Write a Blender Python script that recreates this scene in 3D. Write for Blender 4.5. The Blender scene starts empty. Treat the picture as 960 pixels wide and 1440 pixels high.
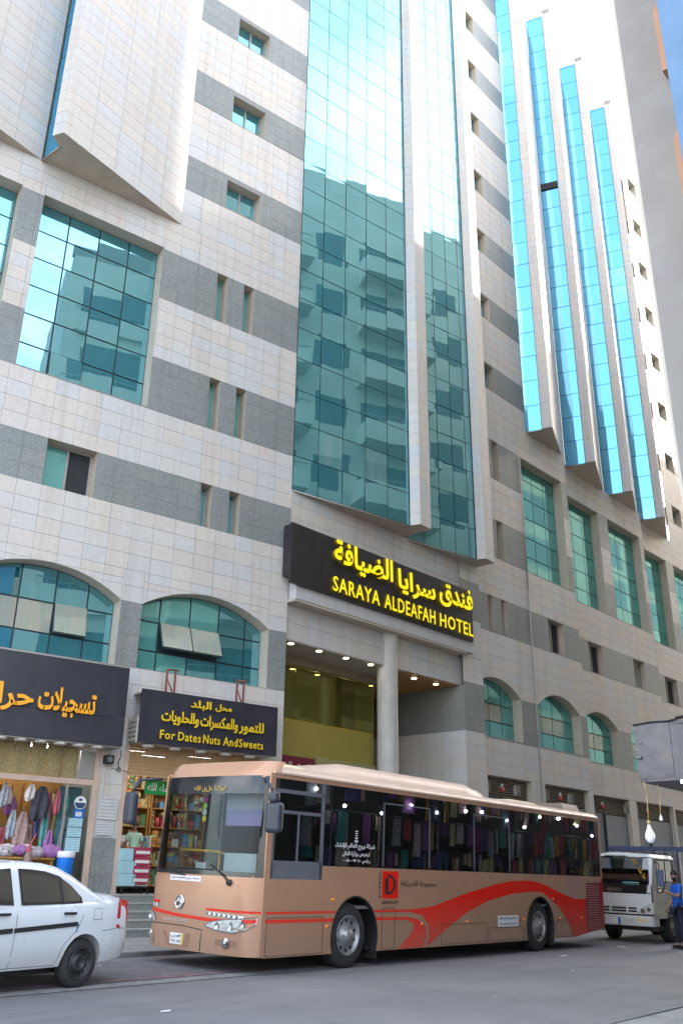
import bpy, bmesh, math, random
from math import radians, sin, cos, pi, sqrt, atan2, hypot
from mathutils import Vector, Matrix
random.seed(7)
D = bpy.data
sc = bpy.context.scene
COL = sc.collection

# ------------------------------------------------------------------ camera, sky, sun, exposure
EYE = 1.25
A0, TH, ROLL, F = radians(39.387), math.atan2(527, 1282.0), radians(0.8), 1282.0
fwd = Vector((cos(A0) * cos(TH), sin(A0) * cos(TH), sin(TH)))
r0 = Vector((sin(A0), -cos(A0), 0)); u0 = r0.cross(fwd)
rgt = r0 * cos(ROLL) + u0 * sin(ROLL); upv = u0 * cos(ROLL) - r0 * sin(ROLL)
cam = D.objects.new("camera", D.cameras.new("camera")); COL.objects.link(cam)
cam.matrix_world = Matrix((rgt, upv, -fwd)).transposed().to_4x4()
cam.location = (0, 0, EYE)
cam.data.sensor_fit = 'VERTICAL'; cam.data.sensor_height = 36; cam.data.sensor_width = 24
cam.data.lens = 36 * F / 1440; cam.data.clip_start = 0.05; cam.data.clip_end = 2000
sc.camera = cam
sc.view_settings.view_transform = 'Standard'; sc.view_settings.look = 'None'
sc.view_settings.exposure = EXPOSURE = 2.55; sc.view_settings.gamma = 1
sc.view_settings.use_curve_mapping = False
sc.cycles.max_bounces = 8; sc.cycles.diffuse_bounces = 5; sc.cycles.glossy_bounces = 4
sc.cycles.transparent_max_bounces = 8; sc.cycles.use_denoising = True
SUN_EL, SUN_PHI = 21.0, 17.0          # elevation, degrees from +x towards -y
SUN_STRENGTH, SKY_STRENGTH = 3.2, 0.15
w = D.worlds.new("World"); sc.world = w; w.use_nodes = True
nt = w.node_tree; nt.nodes.clear(); N = nt.nodes.new; Lk = nt.links.new
sky = N('ShaderNodeTexSky'); sky.sky_type = 'NISHITA'; sky.sun_disc = False
sky.sun_elevation = radians(SUN_EL); sky.sun_rotation = radians(90 + SUN_PHI)
sky.air_density = 1.0; sky.dust_density = 2.5; sky.ozone_density = 1.0
bg = N('ShaderNodeBackground'); bg.inputs[1].default_value = SKY_STRENGTH
bgc = N('ShaderNodeBackground'); bgc.inputs[0].default_value = (0.965, 0.98, 1.0, 1); bgc.inputs[1].default_value = 0.9
tc = N('ShaderNodeTexCoord'); mp = N('ShaderNodeMapping'); mp.inputs['Scale'].default_value = (1, 1, 2.2)
mp.inputs['Location'].default_value = (3.1, 0.4, 0.2)
nz = N('ShaderNodeTexNoise'); nz.inputs['Scale'].default_value = 2.4; nz.inputs['Detail'].default_value = 7; nz.inputs['Roughness'].default_value = 0.55
cr = N('ShaderNodeValToRGB'); cr.color_ramp.elements[0].position = 0.47; cr.color_ramp.elements[1].position = 0.70; cr.color_ramp.elements[0].color = (.26, .26, .26, 1)
mx = N('ShaderNodeMixShader'); out = N('ShaderNodeOutputWorld')
Lk(tc.outputs['Generated'], mp.inputs[0]); Lk(mp.outputs[0], nz.inputs['Vector']); Lk(nz.outputs['Fac'], cr.inputs[0])
Lk(sky.outputs[0], bg.inputs[0]); Lk(cr.outputs[0], mx.inputs[0]); Lk(bg.outputs[0], mx.inputs[1]); Lk(bgc.outputs[0], mx.inputs[2]); Lk(mx.outputs[0], out.inputs[0])
sl = D.lights.new("sun", 'SUN'); sl.energy = SUN_STRENGTH; sl.angle = radians(0.5); sl.color = (1, 0.95, 0.88)
sun = D.objects.new("sun", sl); COL.objects.link(sun)
sd = Vector((cos(radians(SUN_PHI)) * cos(radians(SUN_EL)), -sin(radians(SUN_PHI)) * cos(radians(SUN_EL)), sin(radians(SUN_EL))))
sun.rotation_euler = sd.to_track_quat('Z', 'Y').to_euler(); sun.location = (60, -20, 60)

# ------------------------------------------------------------------ materials
def newmat(name):
    m = D.materials.new(name); m.use_nodes = True; nt = m.node_tree
    return m, nt, nt.nodes['Principled BSDF'], nt.nodes.new, nt.links.new
def ramp(nt, els):
    r = nt.nodes.new('ShaderNodeValToRGB'); e = r.color_ramp.elements
    e[0].position, e[0].color = els[0][0], (*els[0][1], 1); e[1].position, e[1].color = els[-1][0], (*els[-1][1], 1)
    for p, c in els[1:-1]:
        k = e.new(p); k.color = (*c, 1)
    return r
def noise(nt, scale, detail=4, rough=.5, vec=None, sc3=None):
    n = nt.nodes.new('ShaderNodeTexNoise'); n.inputs['Scale'].default_value = scale; n.inputs['Detail'].default_value = detail; n.inputs['Roughness'].default_value = rough
    g = vec or nt.nodes.new('ShaderNodeNewGeometry').outputs['Position']
    if sc3:
        mp = nt.nodes.new('ShaderNodeMapping'); mp.inputs['Scale'].default_value = sc3; nt.links.new(g, mp.inputs[0]); g = mp.outputs[0]
    nt.links.new(g, n.inputs['Vector']); return n
def mixc(nt, fac, a, b, mode='MIX'):
    m = nt.nodes.new('ShaderNodeMix'); m.data_type = 'RGBA'; m.blend_type = mode
    for s, v in ((m.inputs[0], fac), (m.inputs[6], a), (m.inputs[7], b)):
        if isinstance(v, (int, float)): s.default_value = v
        elif isinstance(v, tuple): s.default_value = (*v, 1)
        else: nt.links.new(v, s)
    return m.outputs[2]
def bumpn(nt, h, strength, dist=.01):
    b = nt.nodes.new('ShaderNodeBump'); b.inputs['Strength'].default_value = strength; b.inputs['Distance'].default_value = dist
    nt.links.new(h, b.inputs['Height']); return b.outputs[0]
MATS = {}
def pbr(name, col, rough=.55, metal=0., var=.12, ns=3., bump=0., bs=60., spec=.5, coat=0., isl=0., world=True, streak=0., dirt=None):
    if name in MATS: return MATS[name]
    m, nt, p, N, L = newmat(name)
    vec = None if world else nt.nodes.new('ShaderNodeTexCoord').outputs['Object']
    n1 = noise(nt, ns, 5, .6, vec)
    lo = tuple(c * (1 - var) for c in col); hi = tuple(min(1, c * (1 + var)) for c in col)
    r = ramp(nt, [(.3, lo), (.7, hi)]); L(n1.outputs['Fac'], r.inputs[0]); c = r.outputs[0]
    if isl:
        g = N('ShaderNodeNewGeometry'); r2 = ramp(nt, [(0, (1 - isl,) * 3), (1, (1 + isl,) * 3)]); L(g.outputs['Random Per Island'], r2.inputs[0])
        c = mixc(nt, 1., c, r2.outputs[0], 'MULTIPLY')
    if streak:
        n3 = noise(nt, 1., 5, .6, vec, (6, 6, .5)); r3 = ramp(nt, [(.45, (1, 1, 1)), (.75, (1 - streak,) * 3)]); L(n3.outputs['Fac'], r3.inputs[0])
        c = mixc(nt, 1., c, r3.outputs[0], 'MULTIPLY')
    if dirt:
        n4 = noise(nt, 1.7, 6, .65, vec); r4 = ramp(nt, [(.52, (0, 0, 0)), (.75, (1, 1, 1))]); L(n4.outputs['Fac'], r4.inputs[0])
        c = mixc(nt, r4.outputs[0], c, dirt)
    L(c, p.inputs['Base Color'])
    n5 = noise(nt, 6, 3, .5, vec); mr = N('ShaderNodeMapRange'); mr.inputs['To Min'].default_value = max(.02, rough * .82); mr.inputs['To Max'].default_value = min(1, rough * 1.18)
    L(n5.outputs['Fac'], mr.inputs[0]); L(mr.outputs[0], p.inputs['Roughness'])
    p.inputs['Metallic'].default_value = metal; p.inputs['Specular IOR Level'].default_value = spec; p.inputs['Coat Weight'].default_value = coat; p.inputs['Coat Roughness'].default_value = .06
    if bump:
        n2 = noise(nt, bs, 4, .6, vec); L(bumpn(nt, n2.outputs['Fac'], bump), p.inputs['Normal'])
    MATS[name] = m; return m
def emit(name, col, st, base=None):
    if name in MATS: return MATS[name]
    m, nt, p, N, L = newmat(name); p.inputs['Base Color'].default_value = (*(base or col), 1); p.inputs['Roughness'].default_value = .4
    p.inputs['Emission Color'].default_value = (*col, 1); p.inputs['Emission Strength'].default_value = st
    MATS[name] = m; return m
def stone(name, cols, speck, dark, stain=.35, rough=.5, sscale=90):
    m, nt, p, N, L = newmat(name)
    g = N('ShaderNodeNewGeometry')
    oi = N('ShaderNodeObjectInfo'); ad = N('ShaderNodeMath'); ad.operation = 'ADD'; L(g.outputs['Random Per Island'], ad.inputs[0]); L(oi.outputs['Random'], ad.inputs[1])
    fr = N('ShaderNodeMath'); fr.operation = 'FRACT'; L(ad.outputs[0], fr.inputs[0])
    r = ramp(nt, [(i / (len(cols) - 1), c) for i, c in enumerate(cols)]); L(fr.outputs[0], r.inputs[0])
    nf = noise(nt, sscale, 3, .7); rf = ramp(nt, [(.35, (1 - speck,) * 3), (.65, (1 + speck * .6,) * 3)]); L(nf.outputs['Fac'], rf.inputs[0])
    c = mixc(nt, 1., r.outputs[0], rf.outputs[0], 'MULTIPLY')
    nm = noise(nt, 9, 5, .6); rm = ramp(nt, [(.3, (.94,) * 3), (.7, (1.05,) * 3)]); L(nm.outputs['Fac'], rm.inputs[0]); c = mixc(nt, 1., c, rm.outputs[0], 'MULTIPLY')
    ns = noise(nt, .55, 6, .65, None, (1, 1, .45)); rs = ramp(nt, [(.56, (0, 0, 0)), (.8, (stain,) * 3)]); L(ns.outputs['Fac'], rs.inputs[0])
    c = mixc(nt, rs.outputs[0], c, dark)
    n6 = noise(nt, 1., 6, .7, None, (3.5, 3.5, .16)); r6 = ramp(nt, [(.5, (1, 1, 1)), (.8, (.80, .775, .74))]); L(n6.outputs['Fac'], r6.inputs[0]); c = mixc(nt, 1., c, r6.outputs[0], 'MULTIPLY')
    L(c, p.inputs['Base Color']); p.inputs['Roughness'].default_value = rough; p.inputs['Specular IOR Level'].default_value = .35
    L(bumpn(nt, nf.outputs['Fac'], .15, .004), p.inputs['Normal'])
    MATS[name] = m; return m
M_STONE = stone('pale_stone', [(.555, .51, .475), (.53, .51, .495), (.515, .51, .52), (.565, .52, .465), (.54, .485, .46)], .16, (.40, .31, .22))
M_GRAN = stone('grey_granite', [(.245, .262, .255), (.23, .245, .245), (.255, .265, .255)], .55, (.13, .13, .12), .3, .38, 55)
M_MORT = pbr('joint_mortar', (.465, .435, .40), .9)
M_SOFF = pbr('soffit_stone', (.44, .38, .31), .7, var=.08, ns=1.2, dirt=(.36, .30, .22))
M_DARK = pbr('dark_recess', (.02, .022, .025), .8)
M_ALU = pbr('window_frame_metal', (.33, .31, .29), .45, .4)
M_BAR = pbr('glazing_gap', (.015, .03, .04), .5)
def coated(name, refl, diff, f, wav=.006, wsc=.55, streak=(.05, .30, .30)):
    m, nt, p, N, L = newmat(name); nt.nodes.remove(p)
    o = nt.nodes['Material Output']; df = N('ShaderNodeBsdfDiffuse'); gl = N('ShaderNodeBsdfGlossy'); mx = N('ShaderNodeMixShader')
    g = N('ShaderNodeNewGeometry'); r = ramp(nt, [(0, tuple(c * .6 for c in diff)), (1, tuple(c * 1.35 for c in diff))]); L(g.outputs['Random Per Island'], r.inputs[0])
    n1 = noise(nt, 1., 6, .7, None, (7, 7, .6)); r1 = ramp(nt, [(.45, (0, 0, 0)), (.8, (.6, .6, .6))]); L(n1.outputs['Fac'], r1.inputs[0])
    L(mixc(nt, r1.outputs[0], r.outputs[0], streak), df.inputs[0])
    gl.inputs[0].default_value = (*refl, 1); gl.inputs[1].default_value = .015
    nb = noise(nt, wsc, 2, .4); b = bumpn(nt, nb.outputs['Fac'], wav, 1.); L(b, gl.inputs['Normal'])
    fr = N('ShaderNodeFresnel'); fr.inputs[0].default_value = 1.5
    mr = N('ShaderNodeMapRange'); mr.inputs['To Min'].default_value = f; mr.inputs['To Max'].default_value = 1.; L(fr.outputs[0], mr.inputs[0])
    L(mr.outputs[0], mx.inputs[0]); L(df.outputs[0], mx.inputs[1]); L(gl.outputs[0], mx.inputs[2]); L(mx.outputs[0], o.inputs[0])
    MATS[name] = m; return m
M_GLASS = coated('teal_mirror_glass', (.44, .80, .93), (.022, .15, .18), .50)
M_GLASSB = coated('blue_mirror_glass', (.22, .56, .84), (.03, .20, .30), .62, .003)
M_GLASSG = coated('green_window_glass', (.40, .78, .76), (.10, .31, .29), .33)
M_BLIND = coated('glass_over_blind', (.6, .7, .65), (.36, .35, .29), .22)
def clear(name, tint, refl=1.5, op=.0, opc=(.02, .02, .02)):
    m, nt, p, N, L = newmat(name); nt.nodes.remove(p); o = nt.nodes['Material Output']
    t = N('ShaderNodeBsdfTransparent'); t.inputs[0].default_value = (*tint, 1); gl = N('ShaderNodeBsdfGlossy'); gl.inputs[1].default_value = .01; gl.inputs[0].default_value = (.92, .95, 1, 1)
    fr = N('ShaderNodeFresnel'); fr.inputs[0].default_value = refl; mx = N('ShaderNodeMixShader')
    nb = noise(nt, .7, 2, .4); L(bumpn(nt, nb.outputs['Fac'], .004, 1.), gl.inputs['Normal'])
    L(fr.outputs[0], mx.inputs[0]); L(t.outputs[0], mx.inputs[1]); L(gl.outputs[0], mx.inputs[2]); L(mx.outputs[0], o.inputs[0]); MATS[name] = m; return m
M_CLEAR = clear('clear_glass', (.86, .93, .92), 1.45)
M_WSC = clear('windscreen_glass', (.60, .65, .64), 1.32)
M_TINT = clear('tinted_vehicle_glass', (.11, .115, .12), 2.1)
M_CARGL = clear('car_window_glass', (.30, .33, .33), 1.8)
M_OLIVE = clear('olive_shop_glass', (.62, .62, .22), 1.4)

# ------------------------------------------------------------------ mesh helpers
WM = {}
def setp(o, parent, M):
    WM[o.name] = M.copy()
    if parent is not None:
        o.parent = parent; o.matrix_local = WM[parent.name].inverted() @ M
    else: o.matrix_world = M
    return o
I4 = Matrix.Identity(4)
def fr(x, y, z=0, ang=0): return Matrix.Translation((x, y, z)) @ Matrix.Rotation(radians(ang), 4, 'Z')
def tag(o, label=None, cat=None, group=None, kind=None):
    if label: o['label'] = label
    if cat: o['category'] = cat
    if group: o['group'] = group
    if kind: o['kind'] = kind
    return o
def thing(name, M, label, cat, group=None):
    o = D.objects.new(name, None); COL.objects.link(o); o.empty_display_size = .3; setp(o, None, M)
    return tag(o, label, cat, group)
class MB:
    def __init__(s): s.v, s.f, s.m, s.sm = [], [], [], []
    def poly(s, pts, mi=0, sm=False):
        b = len(s.v); s.v += [tuple(p) for p in pts]; s.f.append(tuple(range(b, b + len(pts)))); s.m.append(mi); s.sm.append(sm)
    def mesh(s, vs, fs, mi=0, sm=False):
        b = len(s.v); s.v += [tuple(p) for p in vs]
        for f in fs: s.f.append(tuple(b + i for i in f)); s.m.append(mi); s.sm.append(sm)
    def box(s, x0, x1, y0, y1, z0, z1, mi=0, M=None):
        vs = [Vector((x, y, z)) for z in (z0, z1) for y in (y0, y1) for x in (x0, x1)]
        if M is not None: vs = [M @ v for v in vs]
        s.mesh(vs, [(0, 2, 3, 1), (4, 5, 7, 6), (0, 1, 5, 4), (2, 6, 7, 3), (0, 4, 6, 2), (1, 3, 7, 5)], mi)
    def prism(s, pts, h, mi=0, axis='z', M=None, sm=False):
        # pts CCW 2D, h=(lo,hi). axis z: (x,y), y: (x,z) extruded along y, x: (y,z) along x
        def P(p, t): return {'z': (p[0], p[1], t), 'y': (p[0], t, p[1]), 'x': (t, p[0], p[1])}[axis]
        n = len(pts); vs = [Vector(P(p, h[0])) for p in pts] + [Vector(P(p, h[1])) for p in pts]
        if M is not None: vs = [M @ v for v in vs]
        fs = [tuple(range(n - 1, -1, -1)), tuple(range(n, 2 * n))] + [(i, (i + 1) % n, n + (i + 1) % n, n + i) for i in range(n)]
        if axis == 'y': fs = [tuple(reversed(f)) for f in fs]
        b = len(s.v); s.v += [tuple(p) for p in vs]
        for k, f in enumerate(fs): s.f.append(tuple(b + i for i in f)); s.m.append(mi); s.sm.append(sm and k > 1)
    def cyl(s, p0, p1, r0, r1=None, n=12, mi=0, cap=True, sm=True):
        r1 = r0 if r1 is None else r1; p0, p1 = Vector(p0), Vector(p1); d = (p1 - p0).normalized()
        a = d.orthogonal().normalized(); b_ = d.cross(a); vs = []
        for p, r in ((p0, r0), (p1, r1)):
            vs += [p + (a * cos(2 * pi * i / n) + b_ * sin(2 * pi * i / n)) * r for i in range(n)]
        b = len(s.v); s.v += [tuple(p) for p in vs]
        for i in range(n): s.f.append((b + i, b + (i + 1) % n, b + n + (i + 1) % n, b + n + i)); s.m.append(mi); s.sm.append(sm)
        if cap:
            s.f.append(tuple(b + i for i in range(n - 1, -1, -1))); s.m.append(mi); s.sm.append(False)
            s.f.append(tuple(b + n + i for i in range(n))); s.m.append(mi); s.sm.append(False)
    def tube(s, pts, r, n=8, mi=0):
        for a, b in zip(pts[:-1], pts[1:]): s.cyl(a, b, r, r, n, mi)
    def lathe(s, prof, c, axis='y', n=24, mi=0, sgn=1):
        # prof: list of (radius, t) along axis from centre c
        c = Vector(c); vs = []
        for r, t in prof:
            for i in range(n):
                a = 2 * pi * i / n
                vs.append(c + (Vector((r * cos(a), t, r * sin(a))) if axis == 'y' else Vector((r * cos(a), r * sin(a), t)) if axis == 'z' else Vector((t, r * cos(a), r * sin(a)))))
        fs = []
        for k in range(len(prof) - 1):
            for i in range(n): fs.append((k * n + i, k * n + (i + 1) % n, (k + 1) * n + (i + 1) % n, (k + 1) * n + i))
        b = len(s.v); s.v += [tuple(p) for p in vs]
        for f in fs: s.f.append(tuple(b + i for i in f)); s.m.append(mi); s.sm.append(True)
    def sphere(s, c, r, n=10, mi=0, sq=(1, 1, 1)):
        c = Vector(c); rings = n // 2 + 1; vs = []
        for k in range(rings + 1):
            t = pi * k / rings
            for i in range(n): vs.append(c + Vector((r * sq[0] * sin(t) * cos(2 * pi * i / n), r * sq[1] * sin(t) * sin(2 * pi * i / n), r * sq[2] * cos(t))))
        fs = [(k * n + i, (k + 1) * n + i, (k + 1) * n + (i + 1) % n, k * n + (i + 1) % n) for k in range(rings) for i in range(n)]
        s.mesh(vs, fs, mi, True)
    def grid(s, fn, nu, nv, mi=0, sm=True, flip=False):
        vs = [fn(i / nu, j / nv) for j in range(nv + 1) for i in range(nu + 1)]
        fs = [(j * (nu + 1) + i, j * (nu + 1) + i + 1, (j + 1) * (nu + 1) + i + 1, (j + 1) * (nu + 1) + i) for j in range(nv) for i in range(nu)]
        if flip: fs = [tuple(reversed(f)) for f in fs]
        s.mesh(vs, fs, mi, sm)
    def build(s, name, mats, parent=None, M=I4, bevel=0., seg=2, solid=0., sub=0, weld=False):
        me = D.meshes.new(name); me.from_pydata(s.v, [], s.f)
        mats = mats if isinstance(mats, (list, tuple)) else [mats]
        for m in mats: me.materials.append(m)
        me.polygons.foreach_set('material_index', s.m); me.polygons.foreach_set('use_smooth', s.sm); me.update()
        if weld or sub or solid:
            bm = bmesh.new(); bm.from_mesh(me); bmesh.ops.remove_doubles(bm, verts=bm.verts, dist=.0008); bm.to_mesh(me); bm.free()
        o = D.objects.new(name, me); COL.objects.link(o); setp(o, parent, M)
        if solid: k = o.modifiers.new('s', 'SOLIDIFY'); k.thickness = solid; k.offset = -1
        if bevel: k = o.modifiers.new('b', 'BEVEL'); k.width = bevel; k.segments = seg; k.limit_method = 'ANGLE'; k.angle_limit = radians(35); k.harden_normals = False
        if sub: k = o.modifiers.new('u', 'SUBSURF'); k.levels = k.render_levels = sub
        return o
def copy_tree(o, M, label=None):
    def rec(s, parent, M):
        c = s.copy(); COL.objects.link(c); setp(c, parent, M)
        inv = WM[s.name].inverted()
        for ch in list(s.children):
            if ch.name in WM: rec(ch, c, M @ inv @ WM[ch.name])
        return c
    c = rec(o, None, M)
    if label: c['label'] = label
    return c

# ------------------------------------------------------------------ stone cladding with openings
def arch_z(h, u):
    a, b, z0, zs, zc = h; w = (b - a) / 2; r = zc - zs; R = (w * w + r * r) / (2 * r); du = max(-w, min(w, u - (a + b) / 2))
    return zs + sqrt(max(0, R * R - du * du)) - (R - r)
def cell_minus(cell, holes):
    """cell=(u0,u1,z0,z1) minus holes (rect a,b,c,d or arch a,b,sill,spring,crown) -> polygons"""
    rects = [cell]
    for h in holes:
        a, b, c = h[0], h[1], h[2]; d = h[3]
        nr = []
        for (u0, u1, z0, z1) in rects:
            top = h[4] if len(h) == 5 else d
            if u1 <= a + 1e-4 or u0 >= b - 1e-4 or z1 <= c + 1e-4 or z0 >= top - 1e-4: nr.append((u0, u1, z0, z1)); continue
            if u0 < a - 1e-4: nr.append((u0, a, z0, z1)); u0 = a
            if u1 > b + 1e-4: nr.append((b, u1, z0, z1)); u1 = b
            if z0 < c - 1e-4: nr.append((u0, u1, z0, c)); z0 = c
            if len(h) == 4:
                if z1 > d + 1e-4: nr.append((u0, u1, d, z1))
            else:
                if z1 > top + 1e-4: nr.append((u0, u1, max(z0, top), z1)); z1 = top
                if z1 > d + 1e-4 and z1 > z0 + 1e-4: nr.append((u0, u1, max(z0, d), z1, h))
        flat = [r for r in nr if len(r) == 4]; arcs = [r for r in nr if len(r) == 5]
        rects = flat
        for r in arcs: yield from arc_poly(r)
    for r in rects:
        if r[1] - r[0] > .02 and r[3] - r[2] > .02: yield [(r[0], r[2]), (r[1], r[2]), (r[1], r[3]), (r[0], r[3])]
def arc_poly(r):
    u0, u1, z0, z1, h = r; K = 24; us = [u0 + (u1 - u0) * i / K for i in range(K + 1)]; run = []
    runs = []
    for u in us:
        if arch_z(h, u) < z1 - .004: run.append(u)
        else:
            if len(run) > 1: runs.append(run)
            run = []
    if len(run) > 1: runs.append(run)
    for run in runs:
        if run[-1] - run[0] < .03: continue
        step = max(1, len(run) // 6); rr = run[::step]
        if rr[-1] != run[-1]: rr.append(run[-1])
        yield [(u, max(z0, arch_z(h, u))) for u in rr] + [(rr[-1], z1), (rr[0], z1)]
PANELS = []   # (name, parent, M, poly, mat, size)
def clad(parent, M, u0, u1, z0, z1, holes=(), bands=(), tw=.63, th=.42, gz0=None, off=0., thick=.025, gap=.0045, name='stone_panel', backing=True, wname='wall', stag=False):
    """panels over the local plane y=0 facing -y; bands=[(zlo,zhi)] are granite"""
    holes = list(holes)
    edges = sorted(set([z0, z1] + [e for b in bands for e in b if z0 < e < z1] + [h[3] for h in holes if len(h) == 5 and z0 < h[3] < z1] + [h[2] for h in holes if z0 < h[2] < z1]))
    rows = []
    for a, b in zip(edges[:-1], edges[1:]):
        n = max(1, round((b - a) / th)); rows += [(a + (b - a) * i / n, a + (b - a) * (i + 1) / n) for i in range(n)]
    wb = MB()
    if backing:
        for p in cell_minus((u0, u1, z0, z1), holes): wb.poly([(u, thick * .6, z) for u, z in p])
        wall = wb.build(wname, M_MORT, parent, M)
    else: wall = parent
    ncol = max(1, round((u1 - u0) / tw)); W = (u1 - u0) / ncol
    for k, (a, b) in enumerate(rows):
        gr = any(lo - .01 <= (a + b) / 2 <= hi + .01 for lo, hi in bands)
        cw = W; n = ncol
        for i in range(n):
            c = (u0 + i * cw, u0 + (i + 1) * cw, a, b)
            for p in cell_minus(c, holes):
                us = [q[0] for q in p]; zs = [q[1] for q in p]; cu, cz = sum(us) / len(us), sum(zs) / len(zs)
                W_, H_ = max(us) - min(us), max(zs) - min(zs)
                if W_ < .03 or H_ < .03: continue
                g = gap * (.45 if gr else 1.)
                q = [(cu + (x - cu) * (1 - 2 * g / max(W_, .05)), cz + (z - cz) * (1 - 2 * g / max(H_, .05))) for x, z in p]
                PANELS.append(('granite_panel' if gr else name, wall, M, q, M_GRAN if gr else M_STONE, W_ * H_, thick))
    return wall
MESHC = {}
def flush_panels():
    """largest-looking 300 of each name per building are objects of their own, the rest one piece per wall"""
    cp = Vector((0, 0, EYE)); by = {}
    for P in PANELS:
        name, wall, M, q, mat, ar, th = P
        cu = sum(x for x, z in q) / len(q); cz = sum(z for x, z in q) / len(q)
        c = M @ Vector((cu, 0, cz)); nrm = (M.to_3x3() @ Vector((0, -1, 0))); d = cp - c
        sc_ = ar * max(0, nrm.dot(d.normalized())) / d.length_squared
        vc = (c - cp); zf = vc.dot(fwd); px = vc.dot(rgt) / max(zf, .01) * F; py = vc.dot(upv) / max(zf, .01) * F
        if zf <= 0 or abs(px) > 510 or abs(py) > 750: sc_ *= 1e-4
        root = wall
        while root.parent: root = root.parent
        by.setdefault((name, root.name), []).append((sc_, random.random(), cu, cz, c) + P)
    for key, L_ in by.items():
        L_.sort(key=lambda t: -t[0]); joined = {}
        for i, (s_, _, cu, cz, c, name, wall, M, q, mat, ar, th) in enumerate(L_):
            if i < 296:
                loc = tuple((round(x - cu, 3), round(z - cz, 3)) for x, z in q); ck = (loc, mat.name, th)
                me = MESHC.get(ck)
                if me is None:
                    b = MB(); panel_geo(b, loc, th); me = D.meshes.new(name); me.from_pydata(b.v, [], b.f); me.materials.append(mat); MESHC[ck] = me
                o = D.objects.new(name, me); COL.objects.link(o)
                j = random.uniform(-.0015, .0015)
                T = Matrix.Translation((cu, j, cz))
                if 'pane' in name and 'panel' not in name: T = T @ Matrix.Rotation(radians(random.uniform(-.45, .45)), 4, 'X') @ Matrix.Rotation(radians(random.uniform(-.45, .45)), 4, 'Z')
                setp(o, wall, M @ T)
            else: joined.setdefault((wall.name, mat.name, th), []).append((q, wall, M, mat, name))
        for (wn, mn, th), items in joined.items():
            b = MB()
            for q, wall, M, mat, name in items:
                panel_geo(b, q, th)
            o = b.build(items[0][4].replace('_panel', '_cladding').replace('pane', 'glazing') if 'panel' in items[0][4] else 'glazing', items[0][3], items[0][1], items[0][2]); o['kind'] = 'stuff'
def panel_geo(b, q, th):
    n = len(q); vs = [(x, -th * .0, z) for x, z in q] + [(x, th, z) for x, z in q]
    b.mesh(vs, [tuple(range(n))] + [((i + 1) % n, i, n + i, n + (i + 1) % n) for i in range(n)])
def reveal(parent, M, h, depth=.42, mat=None, name='window_reveal'):
    depth += .06
    b = MB(); a, c, z0 = h[0], h[1], h[2]; zs = h[3]
    b.poly([(a, 0, z0), (a, depth, z0), (a, depth, zs), (a, 0, zs)]); b.poly([(c, 0, zs), (c, depth, zs), (c, depth, z0), (c, 0, z0)])
    b.poly([(a, 0, z0), (c, 0, z0), (c, depth, z0), (a, depth, z0)])
    if len(h) == 4: b.poly([(a, 0, zs), (a, depth, zs), (c, depth, zs), (c, 0, zs)])
    else:
        K = 16; us = [a + (c - a) * i / K for i in range(K + 1)]
        for u, v in zip(us[:-1], us[1:]): b.poly([(u, 0, arch_z(h, u)), (u, depth, arch_z(h, u)), (v, depth, arch_z(h, v)), (v, 0, arch_z(h, v))], 0, True)
    return b.build(name, mat or M_SOFF, parent, M)
def glaze(parent, M, h, us, zs, depth=.42, mat=None, gap=.022, special=None, pname='pane', th=.02):
    """window: dark backing + one pane per cell; us/zs inner division lines"""
    b = MB(); a, c, z0 = h[0], h[1], h[2]; top = h[4] if len(h) == 5 else h[3]
    win = MB()
    U = [a] + [u for u in us if a < u < c] + [c]; Z = [z0] + [z for z in zs if z0 < z < top] + [top]
    K = 16
    if len(h) == 5:
        pts = [(a, z0), (c, z0)] + [(c - (c - a) * i / K, arch_z(h, c - (c - a) * i / K)) for i in range(K + 1)]
    else: pts = [(a, z0), (c, z0), (c, top), (a, top)]
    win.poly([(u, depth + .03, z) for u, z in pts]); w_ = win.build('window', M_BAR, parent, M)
    for i in range(len(U) - 1):
        for j in range(len(Z) - 1):
            u0_, u1_, a0, a1 = U[i] + gap, U[i + 1] - gap, Z[j] + gap, Z[j + 1] - gap
            if len(h) == 5:
                ss = [u0_ + (u1_ - u0_) * k / 8 for k in range(9)]
                tp = [(u, min(a1, arch_z(h, u) - gap)) for u in ss]; tp = [t for t in tp if t[1] > a0 + .02]
                if len(tp) < 2: continue
                q = [(tp[0][0], a0), (tp[-1][0], a0)] + tp[::-1]
            else: q = [(u0_, a0), (u1_, a0), (u1_, a1), (u0_, a1)]
            m = mat or M_GLASS
            if special and (i, j) in special:
                m = special[(i, j)]
                if m is None: continue
            r = random.uniform(-.12, .12); r2 = random.uniform(-.12, .12)
            cu = sum(x for x, z in q) / len(q); cz = sum(z for x, z in q) / len(q)
            PANELS.append((pname, w_, M @ Matrix.Translation((0, depth, 0)), q, m, (u1_ - u0_) * (a1 - a0), th))
    return w_
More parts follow.
